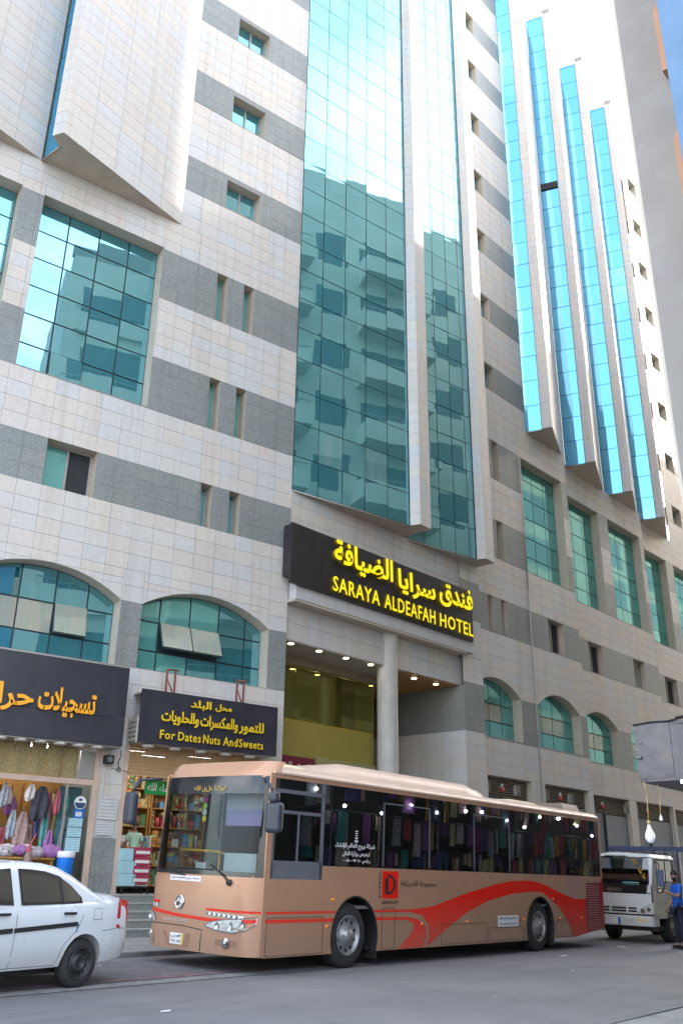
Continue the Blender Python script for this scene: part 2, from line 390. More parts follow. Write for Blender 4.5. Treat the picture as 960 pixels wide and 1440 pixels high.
# ------------------------------------------------------------------ the hotel
HOTEL = thing('hotel_building', fr(18.57, 17.2), 'tall pale stone hotel with grey granite bands, stepped fins and tall blue glass bays', 'building')
FL = fr(18.57, 17.2, 0, -13.67)      # left wing: local x to the right, y into the building
BANDL = [(6.23, 7.9), (10.43, 11.72), (13.46, 15.14), (17.15, 18.88), (21.45, 22.8), (25.1, 26.5), (28.8, 30.15), (32.5, 33.85), (36.2, 37.5), (39.9, 41.2), (43.5, 44.9)]
W1 = (-8.56, -4.9, 13.5, 18.93); W0 = (-13.0, -9.18, 13.5, 18.93)
AR = [(-4.46, -.6, 6.25, 7.9, 8.49), (-8.9, -5.04, 6.25, 7.9, 8.49), (-13.35, -9.5, 6.25, 7.9, 8.49)]
SLITS = [(-3.04, -2.68, 17.15, 18.88), (-2.08, -1.72, 17.15, 18.88), (-3.04, -2.68, 13.46, 15.14), (-2.12, -1.78, 13.46, 15.14), (-3.05, -2.69, 10.43, 11.72), (-2.13, -1.78, 10.43, 11.72)]
WN1 = (-7.46, -6.13, 10.43, 11.72)
LH = [W1, W0] + AR + SLITS + [WN1]
SHOP1 = (-13.0, -5.2, 1.03, 4.3); SHOP2 = (-4.43, -.72, 1.03, 4.45)
clad(HOTEL, FL, -18, 0, 1.03, 20.03, LH + [SHOP1, SHOP2], BANDL + [(1.03, 2.22)])
# upper part of the left wing, right of the stone wedge
UPW = [(-2.95, -1.68, zb, zt) for zb, zt in ((21.5, 22.62), (25.13, 26.29), (28.85, 29.97), (32.5, 33.65), (36.2, 37.3), (39.9, 41), (43.5, 44.6))]
clad(HOTEL, FL, -4.41, 0, 20.03, 50, UPW, BANDL, name='stone_panel')
M_AWNP = M_BLIND
def mirror_bar(parent, M, us, zs, d): pass
for h in LH[:2]:
    reveal(HOTEL, FL, h, .42)
    n = 4; a, c = h[0], h[1]
    glaze(HOTEL, FL, h, [a + (c - a) * k / 4 for k in (1, 2, 3)], [13.5 + .905 * k for k in range(1, 6)], .42, M_GLASS, special={(1, 0): None} if h is W1 else None)
def open_pane(M, u0, u1, z0, z1, depth, ang, mat, n=1):
    b = MB()
    for k in range(n):
        a = u0 + (u1 - u0) * k / n; c = u0 + (u1 - u0) * (k + 1) / n
        b.box(a + .02, c - .02, -.03, .0, -(z1 - z0) + .02, 0)
    o = b.build('open_pane', mat, HOTEL, M @ Matrix.Translation((0, depth - .03, z1)) @ Matrix.Rotation(radians(-ang), 4, 'X'))
    f = MB(); f.box(u0, u1, .0, .03, -(z1 - z0) - .01, .01); f.build('sash_frame', M_BAR, o, WM[o.name] @ Matrix.Translation((0, .005, 0)))
open_pane(FL, -7.64, -6.73, 13.5, 14.38, .42, 5, M_GLASS)
for i, h in enumerate(AR):
    reveal(HOTEL, FL, h, .42); a, c = h[0], h[1]; P = (c - a) / 4.35
    sp = {(1, 1): None, (2, 1): None} if i == 0 else {(2, 1): M_BLIND, (1, 1): M_BLIND}
    if i == 0: sp.update({(0, 1): M_GLASSG, (0, 0): M_GLASSG, (1, 0): M_GLASSG, (0, 2): M_GLASSG, (1, 2): M_GLASSG, (2, 2): M_GLASSG})
    if i == 1: sp[(3, 1)] = None
    glaze(HOTEL, FL, h, [a + P * k for k in (.8, 1.8, 2.8, 3.75)] if i == 0 else [a + P * k for k in (.6, 1.6, 2.6, 3.55)], [6.83, 7.6], .42, M_GLASS, special=sp)
h = AR[0]; P = (h[1] - h[0]) / 4.35
open_pane(FL, h[0] + P * .8, h[0] + P * 2.8, 6.85, 7.6, .40, 22, M_BLIND, 2)
h = AR[1]; open_pane(FL, h[0] + P * 2.6, h[0] + P * 3.55, 6.85, 7.6, .40, 8, M_BLIND, 1)
def slit(M, h, mat=None, depth=.35):
    reveal(HOTEL, M, h, depth, M_SOFF if h[3] - h[2] > 9 else None)
    b = MB(); m = (h[0] + h[1]) / 2
    for x in (h[0], m - .02, h[1] - .04): b.box(x, x + .04, depth - .03, depth, h[2], h[3])
    b.build('window_frame', M_ALU, HOTEL, M)
    glaze(HOTEL, M, h, [m], [], depth, mat or M_GLASS)
for h in SLITS: slit(FL, h, M_GLASS if h[2] < 11 else M_GLASSG)
def slider(M, h, depth=.32, half_open=False, mat=None):
    reveal(HOTEL, M, h, depth); m = (h[0] + h[1]) / 2; b = MB()
    for x in (h[0], m - .03, h[1] - .06): b.box(x, x + .06, depth - .05, depth, h[2], h[3])
    b.box(h[0], h[1], depth - .052, depth, h[2], h[2] + .05); b.box(h[0], h[1], depth - .052, depth, h[3] - .05, h[3])
    b.build('window_frame', M_ALU, HOTEL, M)
    glaze(HOTEL, M, h, [m], [], depth, mat or M_GLASS, special={(1, 0): M_DARK} if half_open else None)
slider(FL, WN1, .36, True, M_GLASSG)
for h in UPW: slider(FL, h, .32)

# wedge-shaped bays: plan points in world xy, glass face A-G, stone faces G-F1-F2-D
def wall_between(p, q, z0, z1, tw, th, name='stone_panel', bands=(), holes=(), par=None):
    p, q = Vector(p), Vector(q); d = q - p; L_ = d.length; M = fr(p.x, p.y, 0, math.degrees(atan2(d.y, d.x)))
    clad(par or HOTEL, M, 0, L_, z0, z1, holes, bands, tw, th, name=name); return M, L_
def wedge(A, G, F1, F2, Dp, z0, z1, us, rows, mat, special=None, tw=.88, th=.40, zt=None):
    pts = [Vector(p) for p in (A, G, F1, F2, Dp)]
    b = MB(); b.poly([(p.x, p.y, z0) for p in pts][::-1]); b.build('soffit', M_SOFF, HOTEL); b = MB(); b.poly([(p.x, p.y, z1) for p in pts]); b.build('bay_roof', M_SOFF, HOTEL)
    d = pts[1] - pts[0]; M = fr(pts[0].x, pts[0].y, 0, math.degrees(atan2(d.y, d.x))); L_ = d.length
    zs = [z0 + rows * k for k in range(1, int((z1 - z0) / rows) + 1)]
    glaze(HOTEL, M, (0, L_, z0 + .02, z1), [L_ * u for u in us], zs, .03, mat, gap=.014, special=special)
    for p, q in ((1, 2), (2, 3), (3, 4)): wall_between(pts[p], pts[q], z0 - .0, z1 + (.35 if zt is None else zt), tw, th)
    e = MB(); e.prism([(p.x, p.y) for p in (pts[1], pts[2], pts[3], pts[4])], (z1, z1 + .3)); e.build('coping', M_SOFF, HOTEL)
    g = MB(); zc = z0 - .03
    g.tube([(pts[0].x, pts[0].y, zc), (pts[1].x, pts[1].y, zc)], .03, 6); g.build('edge_trim', M_ALU, HOTEL)
# two central glass bays
M_ETCH = coated('patterned_frosted_glass', (.42, .80, .85), (.12, .27, .28), .35, streak=(.28, .42, .42))
wedge((18.6, 17.19), (23.18, 16.08), (23.29, 15.74), (23.89, 15.72), (23.97, 16.86), 12.36, 50, (.2, .4, .6, .8), 1.165, M_GLASS, {(1, 1): M_ETCH, (3, 1): M_ETCH}, tw=.6, th=.42)
wedge((24.11, 16.83), (27.35, 16.05), (27.44, 15.73), (28.06, 15.73), (28.14, 16.88), 12.33, 50, (.24, .47, .69, .9), 1.165, M_GLASS, tw=.62, th=.42)
# four narrow bays on the right wing
for k in range(4):
    x = 32.9 + 4.36 * k
    wedge((x, 16.8), (x + .28, 15.9), (x + .2, 15.84), (x + .32, 15.42), (x + 4.36, 16.8), 20.0, 49.6, (), 1.28, M_GLASSB, None, tw=.9, th=.42)
FNp = fr(32.9 + 4.36, 16.8, 0, math.degrees(atan2(-.9, .28)))
b = MB(); b.box(.03, .91, -.05, .02, 36.64, 37.05); b.build('open_vent', M_DARK, HOTEL, FNp)
# stone wedges on the left wing
def Lw(u, v): p = FL @ Vector((u, -v, 0)); return (p.x, p.y)
for k, a in enumerate((-8.8, -13.2, -17.6)):
    wedge(Lw(a, .0), Lw(a + .2, .8), Lw(a - .1, 1.05), Lw(a + .1, 1.36), Lw(a + 4.39, .0), 20.03, 50, (), 1.28, M_GLASSB, None, tw=.92, th=.4)

# centre: fascia wall, canopy ledge, lintel, deep entrance recess
FC = fr(18.57, 17.2, 0, -3.7); XR = 8.42; XW = 8.62
clad(HOTEL, FC, 0, XW, 8.87, 12.36, (), (), .95, .42)
b = MB(); b.box(.02, XR + .35, -.32, -.02, 8.87, 9.46); b.build('ledge', M_STONE, HOTEL, FC, .01)
b = MB(); b.box(.0, XR, -.3, .5, 8.80, 8.865); b.build('ledge_soffit', M_SOFF, HOTEL, FC)
FCl = FC @ Matrix.Translation((0, .12, 0))
clad(HOTEL, FCl, 0, XW, 7.77, 8.80, (), (), .95, .51)
b = MB(); b.box(0, 5.45, .14, 6, 7.74, 7.765); b.build('recess_ceiling', pbr('ceiling_board', (.42, .37, .33), .7), HOTEL, FC)
M_WOOD = pbr('warm_wood', (.42, .22, .07), .45, ns=1.2, isl=.15)
b = MB()
for k in range(9): b.box(5.5, XR, .16 + k * .65, .16 + k * .65 + .63, 7.735, 7.76)
b.build('wood_ceiling', M_WOOD, HOTEL, FC)
M_OLG = coated('olive_lobby_glass', (.45, .48, .25), (.075, .07, .015), .16, streak=(.16, .11, .01))
M_YEL = pbr('olive_yellow_wall', (.30, .245, .05), .6, ns=.8, var=.08)
# back wall: olive glass above, yellow wall below; passage on the right
b = MB(); b.box(0, 5.4, 1.46, 1.6, .25, 5.85); b.build('recess_wall', M_YEL, HOTEL, FC)
b = MB(); b.box(5.3, 5.45, 1.46, 6.2, .25, 7.75); b.box(5.45, XR + .1, 6.05, 6.2, .25, 7.75); b.box(0, 5.4, 4.3, 4.45, 5.85, 7.75); b.box(-.15, 0, .1, 6, .25, 7.75, 0); b.build('recess_wall', M_YEL, HOTEL, FC)
b = MB()
for k in range(6): b.box(.02 + .9 * k, .02 + .9 * k + .885, 1.45, 1.47, 5.87, 7.45)
b.build('mezzanine_glass', M_OLG, HOTEL, FC)
b = MB(); b.box(0, 5.4, 1.3, 1.5, 7.47, 7.76); b.build('beam', pbr('brown_beam', (.22, .17, .12), .6), HOTEL, FC)
b = MB()
for k in range(5): b.box(.45 + 1.05 * k, .7 + 1.05 * k, 3.2, 3.5, 5.86, 7.74, 0)
b.build('inner_column', M_YEL, HOTEL, FC)
b = MB(); b.box(0, 5.4, 1.6, 4.4, 5.78, 5.845); b.build('mezzanine_floor', M_SOFF, HOTEL, FC)
M_LAMP = emit('warm_lamp', (1, .78, .42), 4); M_LAMPI = emit('hall_lamp', (1, .85, .45), 5); M_LAMPW = emit('white_lamp', (1, .97, .9), 7)
for k, (x, y) in enumerate([(.45, .28), (1.62, .28), (2.8, .28), (3.95, .28), (6.4, .5), (7.6, .5)]):
    b = MB(); b.cyl((x, y, 7.712), (x, y, 7.732), .085, .085, 14); b.cyl((x, y, 7.722), (x, y, 7.738), .12, .12, 14, 1); b.build('downlight', [M_LAMP, M_ALU], HOTEL, FC)
for k in range(7):
    b = MB(); b.cyl((.6 + .75 * k, 2.6 + .7 * (k % 2), 7.7), (.6 + .75 * k, 2.6 + .7 * (k % 2), 7.73), .2, .2, 12); b.build('downlight', M_LAMPI, HOTEL, FC)
b = MB(); b.lathe([(.33, .25), (.33, 8.55), (.36, 8.6), (.36, 8.8)], (4.72, .25, 0), 'z', 32); b.build('column', pbr('smooth_grey_column', (.50, .48, .45), .45, ns=2), HOTEL, FC)
# right jamb wall of the recess and the pier
BANDR = [(6.23, 7.9), (10.2, 11.65), (13.3, 14.95), (16.75, 18.55)]
BANDRU = [(z, z + 1.27) for z in (20.98, 24.55, 28.15, 31.6, 35.2, 38.7, 42.1, 45.6)]
wall_between((26.98, 22.9), (26.98, 16.58), .25, 7.75, .95, .42, bands=BANDR)
wall_between((26.98, 16.58), (28.17, 16.505), .25, 20, .72, .42, bands=BANDR)
b = MB(); b.box(28.15, 28.17, 16.52, 17.2, .25, 20.0); b.build('wall_return', M_STONE, HOTEL)
# right wing bays
BAYS = [(28.17, 16.88), (36.2, 16.93), (45.1, 16.93)]
M_SHUT = pbr('grey_shutter', (.27, .28, .30), .5, .2, streak=.2); M_LOUV = pbr('dusty_louvre', (.20, .16, .12), .6)
M_DOORG = pbr('grey_blue_door', (.22, .235, .26), .5, var=.06, streak=.2)
for bi, (bx, by) in enumerate(BAYS):
    FB = fr(bx, by, 0, -3.7); L_ = (8.045, 8.92, 15.0)[bi]; holes = []
    def loc(x): return (x - bx) / cos(radians(3.7))
    cs = {0: [29.6, 34.05], 1: [38.5, 42.95], 2: [47.4, 51.85, 56.3]}[bi]
    arcs = [(max(0.0, loc(c - 1.62)), loc(c + 1.62), 6.3, 7.9, 8.48) for c in cs]
    # an arch cut by the bay's step keeps its full curve
    def full(c): return (loc(c - 1.62), loc(c + 1.62), 6.3, 7.9, 8.48)
    arcs = [full(c) for c in cs]
    ups = [(max(.12, loc(c - 1.75)), loc(c + 1.72), 13.35, 18.5) for c in cs]
    if bi == 0: ups = [(4.17, 7.55, 13.35, 18.5)]
    sh = {0: [(.55, 3.4), (4.35, 7.65)], 1: [(1.0, 4.3), (4.98, 8.7)], 2: [(1.3, 5.4), (6.2, 9.7), (10.6, 14.2)]}[bi]
    shs = [(a, c, .27, 4.93) for a, c in sh]
    sl = [(1.15, 1.5, 10.2, 11.65), (2.05, 2.4, 10.2, 11.65), (1.0, 1.35, 13.3, 14.95), (2.0, 2.45, 13.3, 14.95), (1.0, 1.35, 16.75, 18.55), (1.97, 2.43, 16.75, 18.55)] if bi == 0 else []
    ws = {0: [(5.47, 6.7, 10.25, 11.62)], 1: [(1.85, 3.15, 10.25, 11.62), (6.2, 7.4, 10.25, 11.62)], 2: [(2.0, 3.5, 10.25, 11.62), (6.5, 7.8, 10.25, 11.62)]}[bi]
    holes = arcs + ups + shs + sl + ws
    clad(HOTEL, FB, 0, L_, .25, 20.0, holes, BANDR, 1.0, .42)
    b = MB(); b.box(L_ - .02, L_, .0, .62, .25, 20.0)
    if bi < 2: b.build('wall_return', M_STONE, HOTEL, FB)
    for j, h in enumerate(arcs):
        reveal(HOTEL, FB, h, .4); a, c = h[0], h[1]; W = (c - a) / 4
        glaze(HOTEL, FB, h, [a + W * k for k in (1, 2, 3)], [6.95, 7.6], .4, M_GLASSG, special={(1, 1): M_BLIND, (2, 1): M_BLIND} if j % 2 else {(0, 1): M_BLIND, (1, 1): M_BLIND, (2, 1): M_BLIND} if bi else {(2, 1): M_BLIND, (1, 1): M_BLIND})
    for h in ups:
        reveal(HOTEL, FB, h, .42); a, c = h[0], h[1]; W = (c - a) / 3.5
        glaze(HOTEL, FB, h, [a + W * k for k in (.5, 1.5, 2.5)], [13.35 + .9 * k for k in range(1, 6)], .42, M_GLASSG)
    for h in sl: slit(FB, h, M_GLASSG)
    for j, h in enumerate(ws): slider(FB, h, .3, j % 2 == 0, M_BLIND)
    for j, h in enumerate(shs):
        reveal(HOTEL, FB, h, .3, M_SOFF, 'shop_opening')
        b = MB(); z = 4.28
        while z < 4.9: b.box(h[0], h[1], .2, .24, z, z + .045, 0, None); z += .085
        b.box(h[0], h[1], .26, .3, 4.25, 4.93, 1)
        b.build('louvre_grille', [M_LOUV, M_DARK], HOTEL, FB)
        mid = h[0] + (h[1] - h[0]) * .38
        b = MB(); b.box(h[0], mid - .01, .24, .3, .27, 4.25); b.build('door_leaf', M_DOORG, HOTEL, FB)
        b = MB(); b.box(mid + .01, h[1], .17, .23, .27, 4.22); b.box(mid - .03, mid + .03, .14, .2, .27, 4.25, 1); b.build('door_leaf', [M_DOORG, M_BAR], HOTEL, FB, .006)
# upper wall of the right wing between the glass bay and the first fin, and past the last fin
FU = fr(28.17, 16.88, 0, -3.7)
UW = [(1.6, 2.4, z - .02, z + 1.2) for z, _ in BANDRU]
clad(HOTEL, FU, 0, 4.78, 20, 50, UW, BANDRU, .9, .42)
FE = fr(50.25, 16.62, 0, -3.7)
EW = [(.85, 2.05, z, z + 1.15) for z in (21.4 + 3.56 * k for k in range(8))]
clad(HOTEL, FE, 0, 6.5, 20, 52, EW, [(21.3, 22.6), (24.9, 25.2)], .9, .42)
for h in UW: slider(FU, h, .3)
for h in EW: slider(FE, h, .4, mat=M_GLASSG)
# dark drain pipe; added unseen light blockers: slab, walls and core
b = MB(); b.tube([(3.8, -.04, .3), (3.8, -.04, 12.5), (3.75, -.05, 18.4)], .025, 6); b.build('drain_pipe', M_ALU, HOTEL, fr(28.42, 16.87, 0, -3.7))
b = MB(); b.prism([(28.2, 16.95), (62, 16.85), (62, 18.5), (28.2, 18.5)], (20.03, 20.2)); b.build('light_block_slab', M_SOFF, HOTEL)  # unseen; added to stop sun leaking in behind the narrow bays
b = MB(); b.prism([(18.7, 17.55), (28.1, 17.2), (28.1, 17.6), (18.7, 17.9)], (7.8, 19.9)); b.build('hidden_backing', M_SOFF, HOTEL)  # unseen; added to stop the light leak beside the hotel sign
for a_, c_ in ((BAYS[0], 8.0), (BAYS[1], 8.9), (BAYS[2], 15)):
    b = MB(); b.box(0, c_, .75, .8, .25, 20); b.build('hidden_backing', M_DARK, HOTEL, fr(*a_, 0, -3.7))  # unseen dark backing added behind the right wing windows
b = MB(); b.box(-18, 0, .8, .85, 4.5, 20); b.box(-4.4, 0, .8, .85, 20, 50); b.build('hidden_backing', M_DARK, HOTEL, FL)  # unseen dark backing added behind the left wing windows
b = MB(); b.prism([(2, 24), (60, 24), (60, 40), (2, 40)], (0, 51)); b.prism([(19, 18.3), (60, 17.9), (60, 24), (19, 24)], (50.05, 50.3)); b.prism([(19.2, 19.5), (60, 18.2), (60, 24), (19.2, 24)], (12.5, 12.7)); b.build('light_block_core', M_SOFF, HOTEL)  # unseen mass and slabs added to block light from behind
# ------------------------------------------------------------------ ground
SL = 0.0367
def rz(y): return SL * (y - 10.4)
def struct(b, name, m, M=I4, parent=None, **k):
    o = b.build(name, m, parent, M, **k)
    if parent is None: o['kind'] = 'structure'
    return o
def asphalt():
    m, nt, p, N, L = newmat('asphalt')
    n1 = noise(nt, .35, 6, .65); r1 = ramp(nt, [(.3, (.110, .112, .122)), (.5, (.138, .139, .148)), (.72, (.172, .171, .176))]); L(n1.outputs['Fac'], r1.inputs[0])
    n2 = noise(nt, 130, 3, .7); r2 = ramp(nt, [(.3, (.7, .7, .7)), (.7, (1.3, 1.3, 1.3))]); L(n2.outputs['Fac'], r2.inputs[0]); c = mixc(nt, 1., r1.outputs[0], r2.outputs[0], 'MULTIPLY')
    n3 = noise(nt, 1., 6, .7, None, (.35, 2.2, 1)); r3 = ramp(nt, [(.5, (1, 1, 1)), (.78, (.68, .67, .66))]); L(n3.outputs['Fac'], r3.inputs[0]); c = mixc(nt, 1., c, r3.outputs[0], 'MULTIPLY')
    n5 = noise(nt, 2.1, 5, .7); r5 = ramp(nt, [(.60, (0, 0, 0)), (.70, (.7, .7, .7))]); L(n5.outputs['Fac'], r5.inputs[0]); c = mixc(nt, r5.outputs[0], c, (.13, .12, .115))
    v = N('ShaderNodeTexVoronoi'); v.feature = 'DISTANCE_TO_EDGE'; v.inputs['Scale'].default_value = .42; g = N('ShaderNodeNewGeometry')
    nw = noise(nt, 1.5, 4, .6); ad = N('ShaderNodeVectorMath'); ad.operation = 'ADD'; L(g.outputs['Position'], ad.inputs[0]); L(nw.outputs['Color'], ad.inputs[1]); L(ad.outputs[0], v.inputs['Vector'])
    r4 = ramp(nt, [(.0, (.25, .25, .25)), (.010, (1, 1, 1))]); L(v.outputs['Distance'], r4.inputs[0]); c = mixc(nt, .22, c, mixc(nt, 1., c, r4.outputs[0], 'MULTIPLY'))
    L(c, p.inputs['Base Color']); p.inputs['Roughness'].default_value = .82; L(bumpn(nt, n2.outputs['Fac'], .5, .004), p.inputs['Normal']); return m
M_ASPH = asphalt()
M_PAVE = pbr('grey_paving', (.20, .20, .20), .8, var=.2, ns=2.5, bump=.3, bs=90, isl=.08, dirt=(.13, .13, .12)); M_KERB = pbr('kerb_concrete', (.12, .12, .125), .8, var=.25, bump=.3)
M_REDP = pbr('worn_red_paint', (.16, .095, .10), .85, var=.35, ns=6, dirt=(.12, .115, .12)); M_PALE = pbr('pale_worn_line', (.20, .20, .20), .85, var=.3, ns=8, dirt=(.12, .12, .12))
b = MB(); b.poly([(-900, -900, -.6), (1200, -900, -.6), (1200, 900, -.6), (-900, 900, -.6)]); struct(b, 'ground', pbr('dusty_ground', (.22, .19, .16), .9))
b = MB(); b.poly([(-60, 4.95, rz(4.95)), (160, 4.95, rz(4.95)), (160, 13.38, rz(13.38)), (-60, 13.38, rz(13.38))]); ROAD = struct(b, 'road', M_ASPH)
def strip(name, pts, m, dz=.004): b = MB(); b.poly([(x, y, rz(y) + dz) for x, y in pts]); b.build(name, m, ROAD)
strip('parking_bay_paving', [(-5, 10.98), (13.6, 10.98), (13.3, 13.37), (-5, 13.37)], pbr('bay_paving', (.115, .11, .12), .85, var=.25, ns=4, bump=.4, bs=120), .004)
strip('red_marking', [(-5, 10.98), (13.7, 10.98), (13.7, 11.2), (-5, 11.2)], M_REDP, .008)
strip('pale_marking', [(-5, 10.6), (14, 10.6), (14, 10.93), (-5, 10.93)], M_PALE, .008)
strip('pale_marking', [(10.9, 11.21), (11.02, 11.21), (11.5, 13.3), (11.38, 13.3)], M_REDP, .0085)
strip('red_marking', [(5, 4.98), (24, 4.98), (24, 5.14), (5, 5.14)], M_REDP, .006)
b = MB()
for (x, y, s, a) in ((7.7, 8.75, .11, .4), (19.3, 9.7, .14, .1), (11.6, 12.4, .05, .9), (9.7, 12.6, .04, 0), (23.2, 10.1, .22, .2), (16.6, 8.2, .05, .2), (12.2, 7.2, .03, 1)):
    ca, sa = cos(a) * s, sin(a) * s * .6; b.poly([(x - ca, y - sa, rz(y) + .006), (x + sa, y - ca * .5, rz(y) + .006), (x + ca, y + sa, rz(y) + .014), (x - sa, y + ca * .5, rz(y) + .009)])
tag(b.build('litter', pbr('paper_scrap', (.5, .5, .5), .7)), kind='stuff')
PZ = .19
PAVE = struct((lambda b: (b.box(-60, 160, 13.52, 30, -.5, PZ - .03), b)[1])(MB()), 'pavement', M_MORT)
def slab_field(parent, x0, x1, y0, y1, z, s=.6):
    b1 = MB(); b1.box(-s / 2 + .004, s / 2 - .004, -s / 2 + .004, s / 2 - .004, -.03, 0); me = None
    nx, ny = int((x1 - x0) / s), int((y1 - y0) / s); rest = MB(); cnt = 0
    cells = [(x0 + s * (i + .5), y0 + s * (j + .5)) for i in range(nx) for j in range(ny)]
    cells.sort(key=lambda c: abs(c[0] - 12.5) + abs(c[1] - 14))
    for x, y in cells:
        if cnt < 180:
            if me is None: o = b1.build('paving_slab', M_PAVE, parent, fr(x, y, z)); me = o.data
            else: o = D.objects.new('paving_slab', me); COL.objects.link(o); setp(o, parent, fr(x, y, z + random.uniform(-.002, .002)))
            cnt += 1
        else: rest.box(x - s / 2 + .004, x + s / 2 - .004, y - s / 2 + .004, y + s / 2 - .004, z - .03, z)
    if rest.v: r = rest.build('paving_slabs', M_PAVE, parent); r['kind'] = 'stuff'
slab_field(PAVE, 2, 50, 13.52, 17.12, PZ)
KME = None
KERB = struct((lambda b: (b.box(-60, 160, 13.385, 13.515, -.3, .1), b)[1])(MB()), 'kerb', M_KERB)
for i in range(60):
    x = -2 + i * .8
    if KME is None: kb = MB(); kb.box(-.395, .395, -.07, .07, -.1, 0); o = kb.build('kerb_stone', M_KERB, KERB, fr(x, 13.45, PZ + .004), bevel=.012); KME = o.data
    else: o = D.objects.new('kerb_stone', KME); COL.objects.link(o); setp(o, KERB, fr(x, 13.45, PZ + .004 + random.uniform(-.004, .004))); k = o.modifiers.new('b', 'BEVEL'); k.width = .012
b = MB(); b.box(-60, 160, -40, 4.93, -.5, -.09); struct(b, 'near_pavement', M_PAVE)
b = MB(); b.box(-60, 160, 4.8, 4.945, -.4, -.075); struct(b, 'near_kerb', M_KERB)

# steps up to the shops (along the left wing)
M_STEP = pbr('step_granite', (.20, .215, .205), .5, var=.45, ns=45, bump=.1); M_NOSE = pbr('step_nosing', (.34, .33, .31), .6, var=.15)
STEPS = thing('shop_steps', FL @ Matrix.Translation((-6, -1.3, .19)), 'broad grey granite steps rising to the two shops behind the bus', 'steps')
for i in range(5):
    z0 = .19 + .168 * i; v = -1.32 + .26 * i
    b = MB(); b.box(-13, 0, v, v + .26 if i < 4 else .02, .1, z0 + .138); b.box(-13, 0, v - .015, v + .30 if i < 4 else 3.2, z0 + .139, z0 + .168, 1); b.build('step', [M_STEP, M_NOSE], STEPS, FL)

# ------------------------------------------------------------------ text
AF = {'ا': ('FE8D', 'FE8E', None, None), 'ب': ('FE8F', 'FE90', 'FE91', 'FE92'), 'ة': ('FE93', 'FE94', None, None), 'ت': ('FE95', 'FE96', 'FE97', 'FE98'), 'ج': ('FE9D', 'FE9E', 'FE9F', 'FEA0'), 'ح': ('FEA1', 'FEA2', 'FEA3', 'FEA4'), 'خ': ('FEA5', 'FEA6', 'FEA7', 'FEA8'), 'د': ('FEA9', 'FEAA', None, None), 'ر': ('FEAD', 'FEAE', None, None), 'ز': ('FEAF', 'FEB0', None, None), 'س': ('FEB1', 'FEB2', 'FEB3', 'FEB4'), 'ش': ('FEB5', 'FEB6', 'FEB7', 'FEB8'), 'ص': ('FEB9', 'FEBA', 'FEBB', 'FEBC'), 'ض': ('FEBD', 'FEBE', 'FEBF', 'FEC0'), 'ع': ('FEC9', 'FECA', 'FECB', 'FECC'), 'ف': ('FED1', 'FED2', 'FED3', 'FED4'), 'ق': ('FED5', 'FED6', 'FED7', 'FED8'), 'ك': ('FED9', 'FEDA', 'FEDB', 'FEDC'), 'ل': ('FEDD', 'FEDE', 'FEDF', 'FEE0'), 'م': ('FEE1', 'FEE2', 'FEE3', 'FEE4'), 'ن': ('FEE5', 'FEE6', 'FEE7', 'FEE8'), 'ه': ('FEE9', 'FEEA', 'FEEB', 'FEEC'), 'و': ('FEED', 'FEEE', None, None), 'ي': ('FEF1', 'FEF2', 'FEF3', 'FEF4'), 'ء': ('FE80', None, None, None), 'ئ': ('FE89', 'FE8A', 'FE8B', 'FE8C'), 'أ': ('FE83', 'FE84', None, None), 'إ': ('FE87', 'FE88', None, None), 'ﻻ': ('FEFB', 'FEFC', None, None)}
def shape(s):
    s = s.replace('لا', 'ﻻ'); out_ = []
    for i, ch in enumerate(s):
        if ch not in AF: out_.append(ch); continue
        f = AF[ch]; pv = s[i - 1] if i else ' '; nx = s[i + 1] if i + 1 < len(s) else ' '
        jp = pv in AF and AF[pv][2] is not None; jn = nx in AF and f[2] is not None and AF[nx][1] is not None
        k = 3 if jp and jn else 1 if jp else 2 if jn else 0
        out_.append(chr(int(f[k], 16)))
    return ''.join(reversed(out_))
def has_ar(s): return any(c in AF for c in s)
def text_geo(s, w_, h_, depth, bold=.0, res=2):
    """mesh verts/faces in the local x-z plane facing -y, fitted to w_ x h_, lower left at origin"""
    cu = D.curves.new('t', 'FONT'); cu.body = shape(s) if has_ar(s) else s; cu.resolution_u = res; cu.offset = bold; cu.extrude = .5; cu.fill_mode = 'BOTH'; cu.space_character = 1.0 if has_ar(s) else 1.12
    ob = D.objects.new('t', cu); COL.objects.link(ob); me = ob.evaluated_get(bpy.context.evaluated_depsgraph_get()).to_mesh()
    vs = [v.co.copy() for v in me.vertices]; fs = [tuple(p.vertices) for p in me.polygons]
    x0, x1 = min(v.x for v in vs), max(v.x for v in vs); y0, y1 = min(v.y for v in vs), max(v.y for v in vs)
    D.objects.remove(ob, do_unlink=True); D.curves.remove(cu)
    return [((v.x - x0) / (x1 - x0) * w_, -v.z * depth if True else 0, (v.y - y0) / (y1 - y0) * h_) for v in vs], fs
def text(name, s, parent, M, x, z, w_, h_, y, mat, depth=.05, bold=.02, side=None):
    vs, fs = text_geo(s, w_, h_, depth, bold); b = MB(); b.mesh([(x + p[0], y + p[1], z + p[2]) for p in vs], fs)
    b.m = [1 if max(vs[i][1] for i in f) - min(vs[i][1] for i in f) > depth * .5 else 0 for f in fs]
    return b.build(name, [mat, side or mat], parent, M)

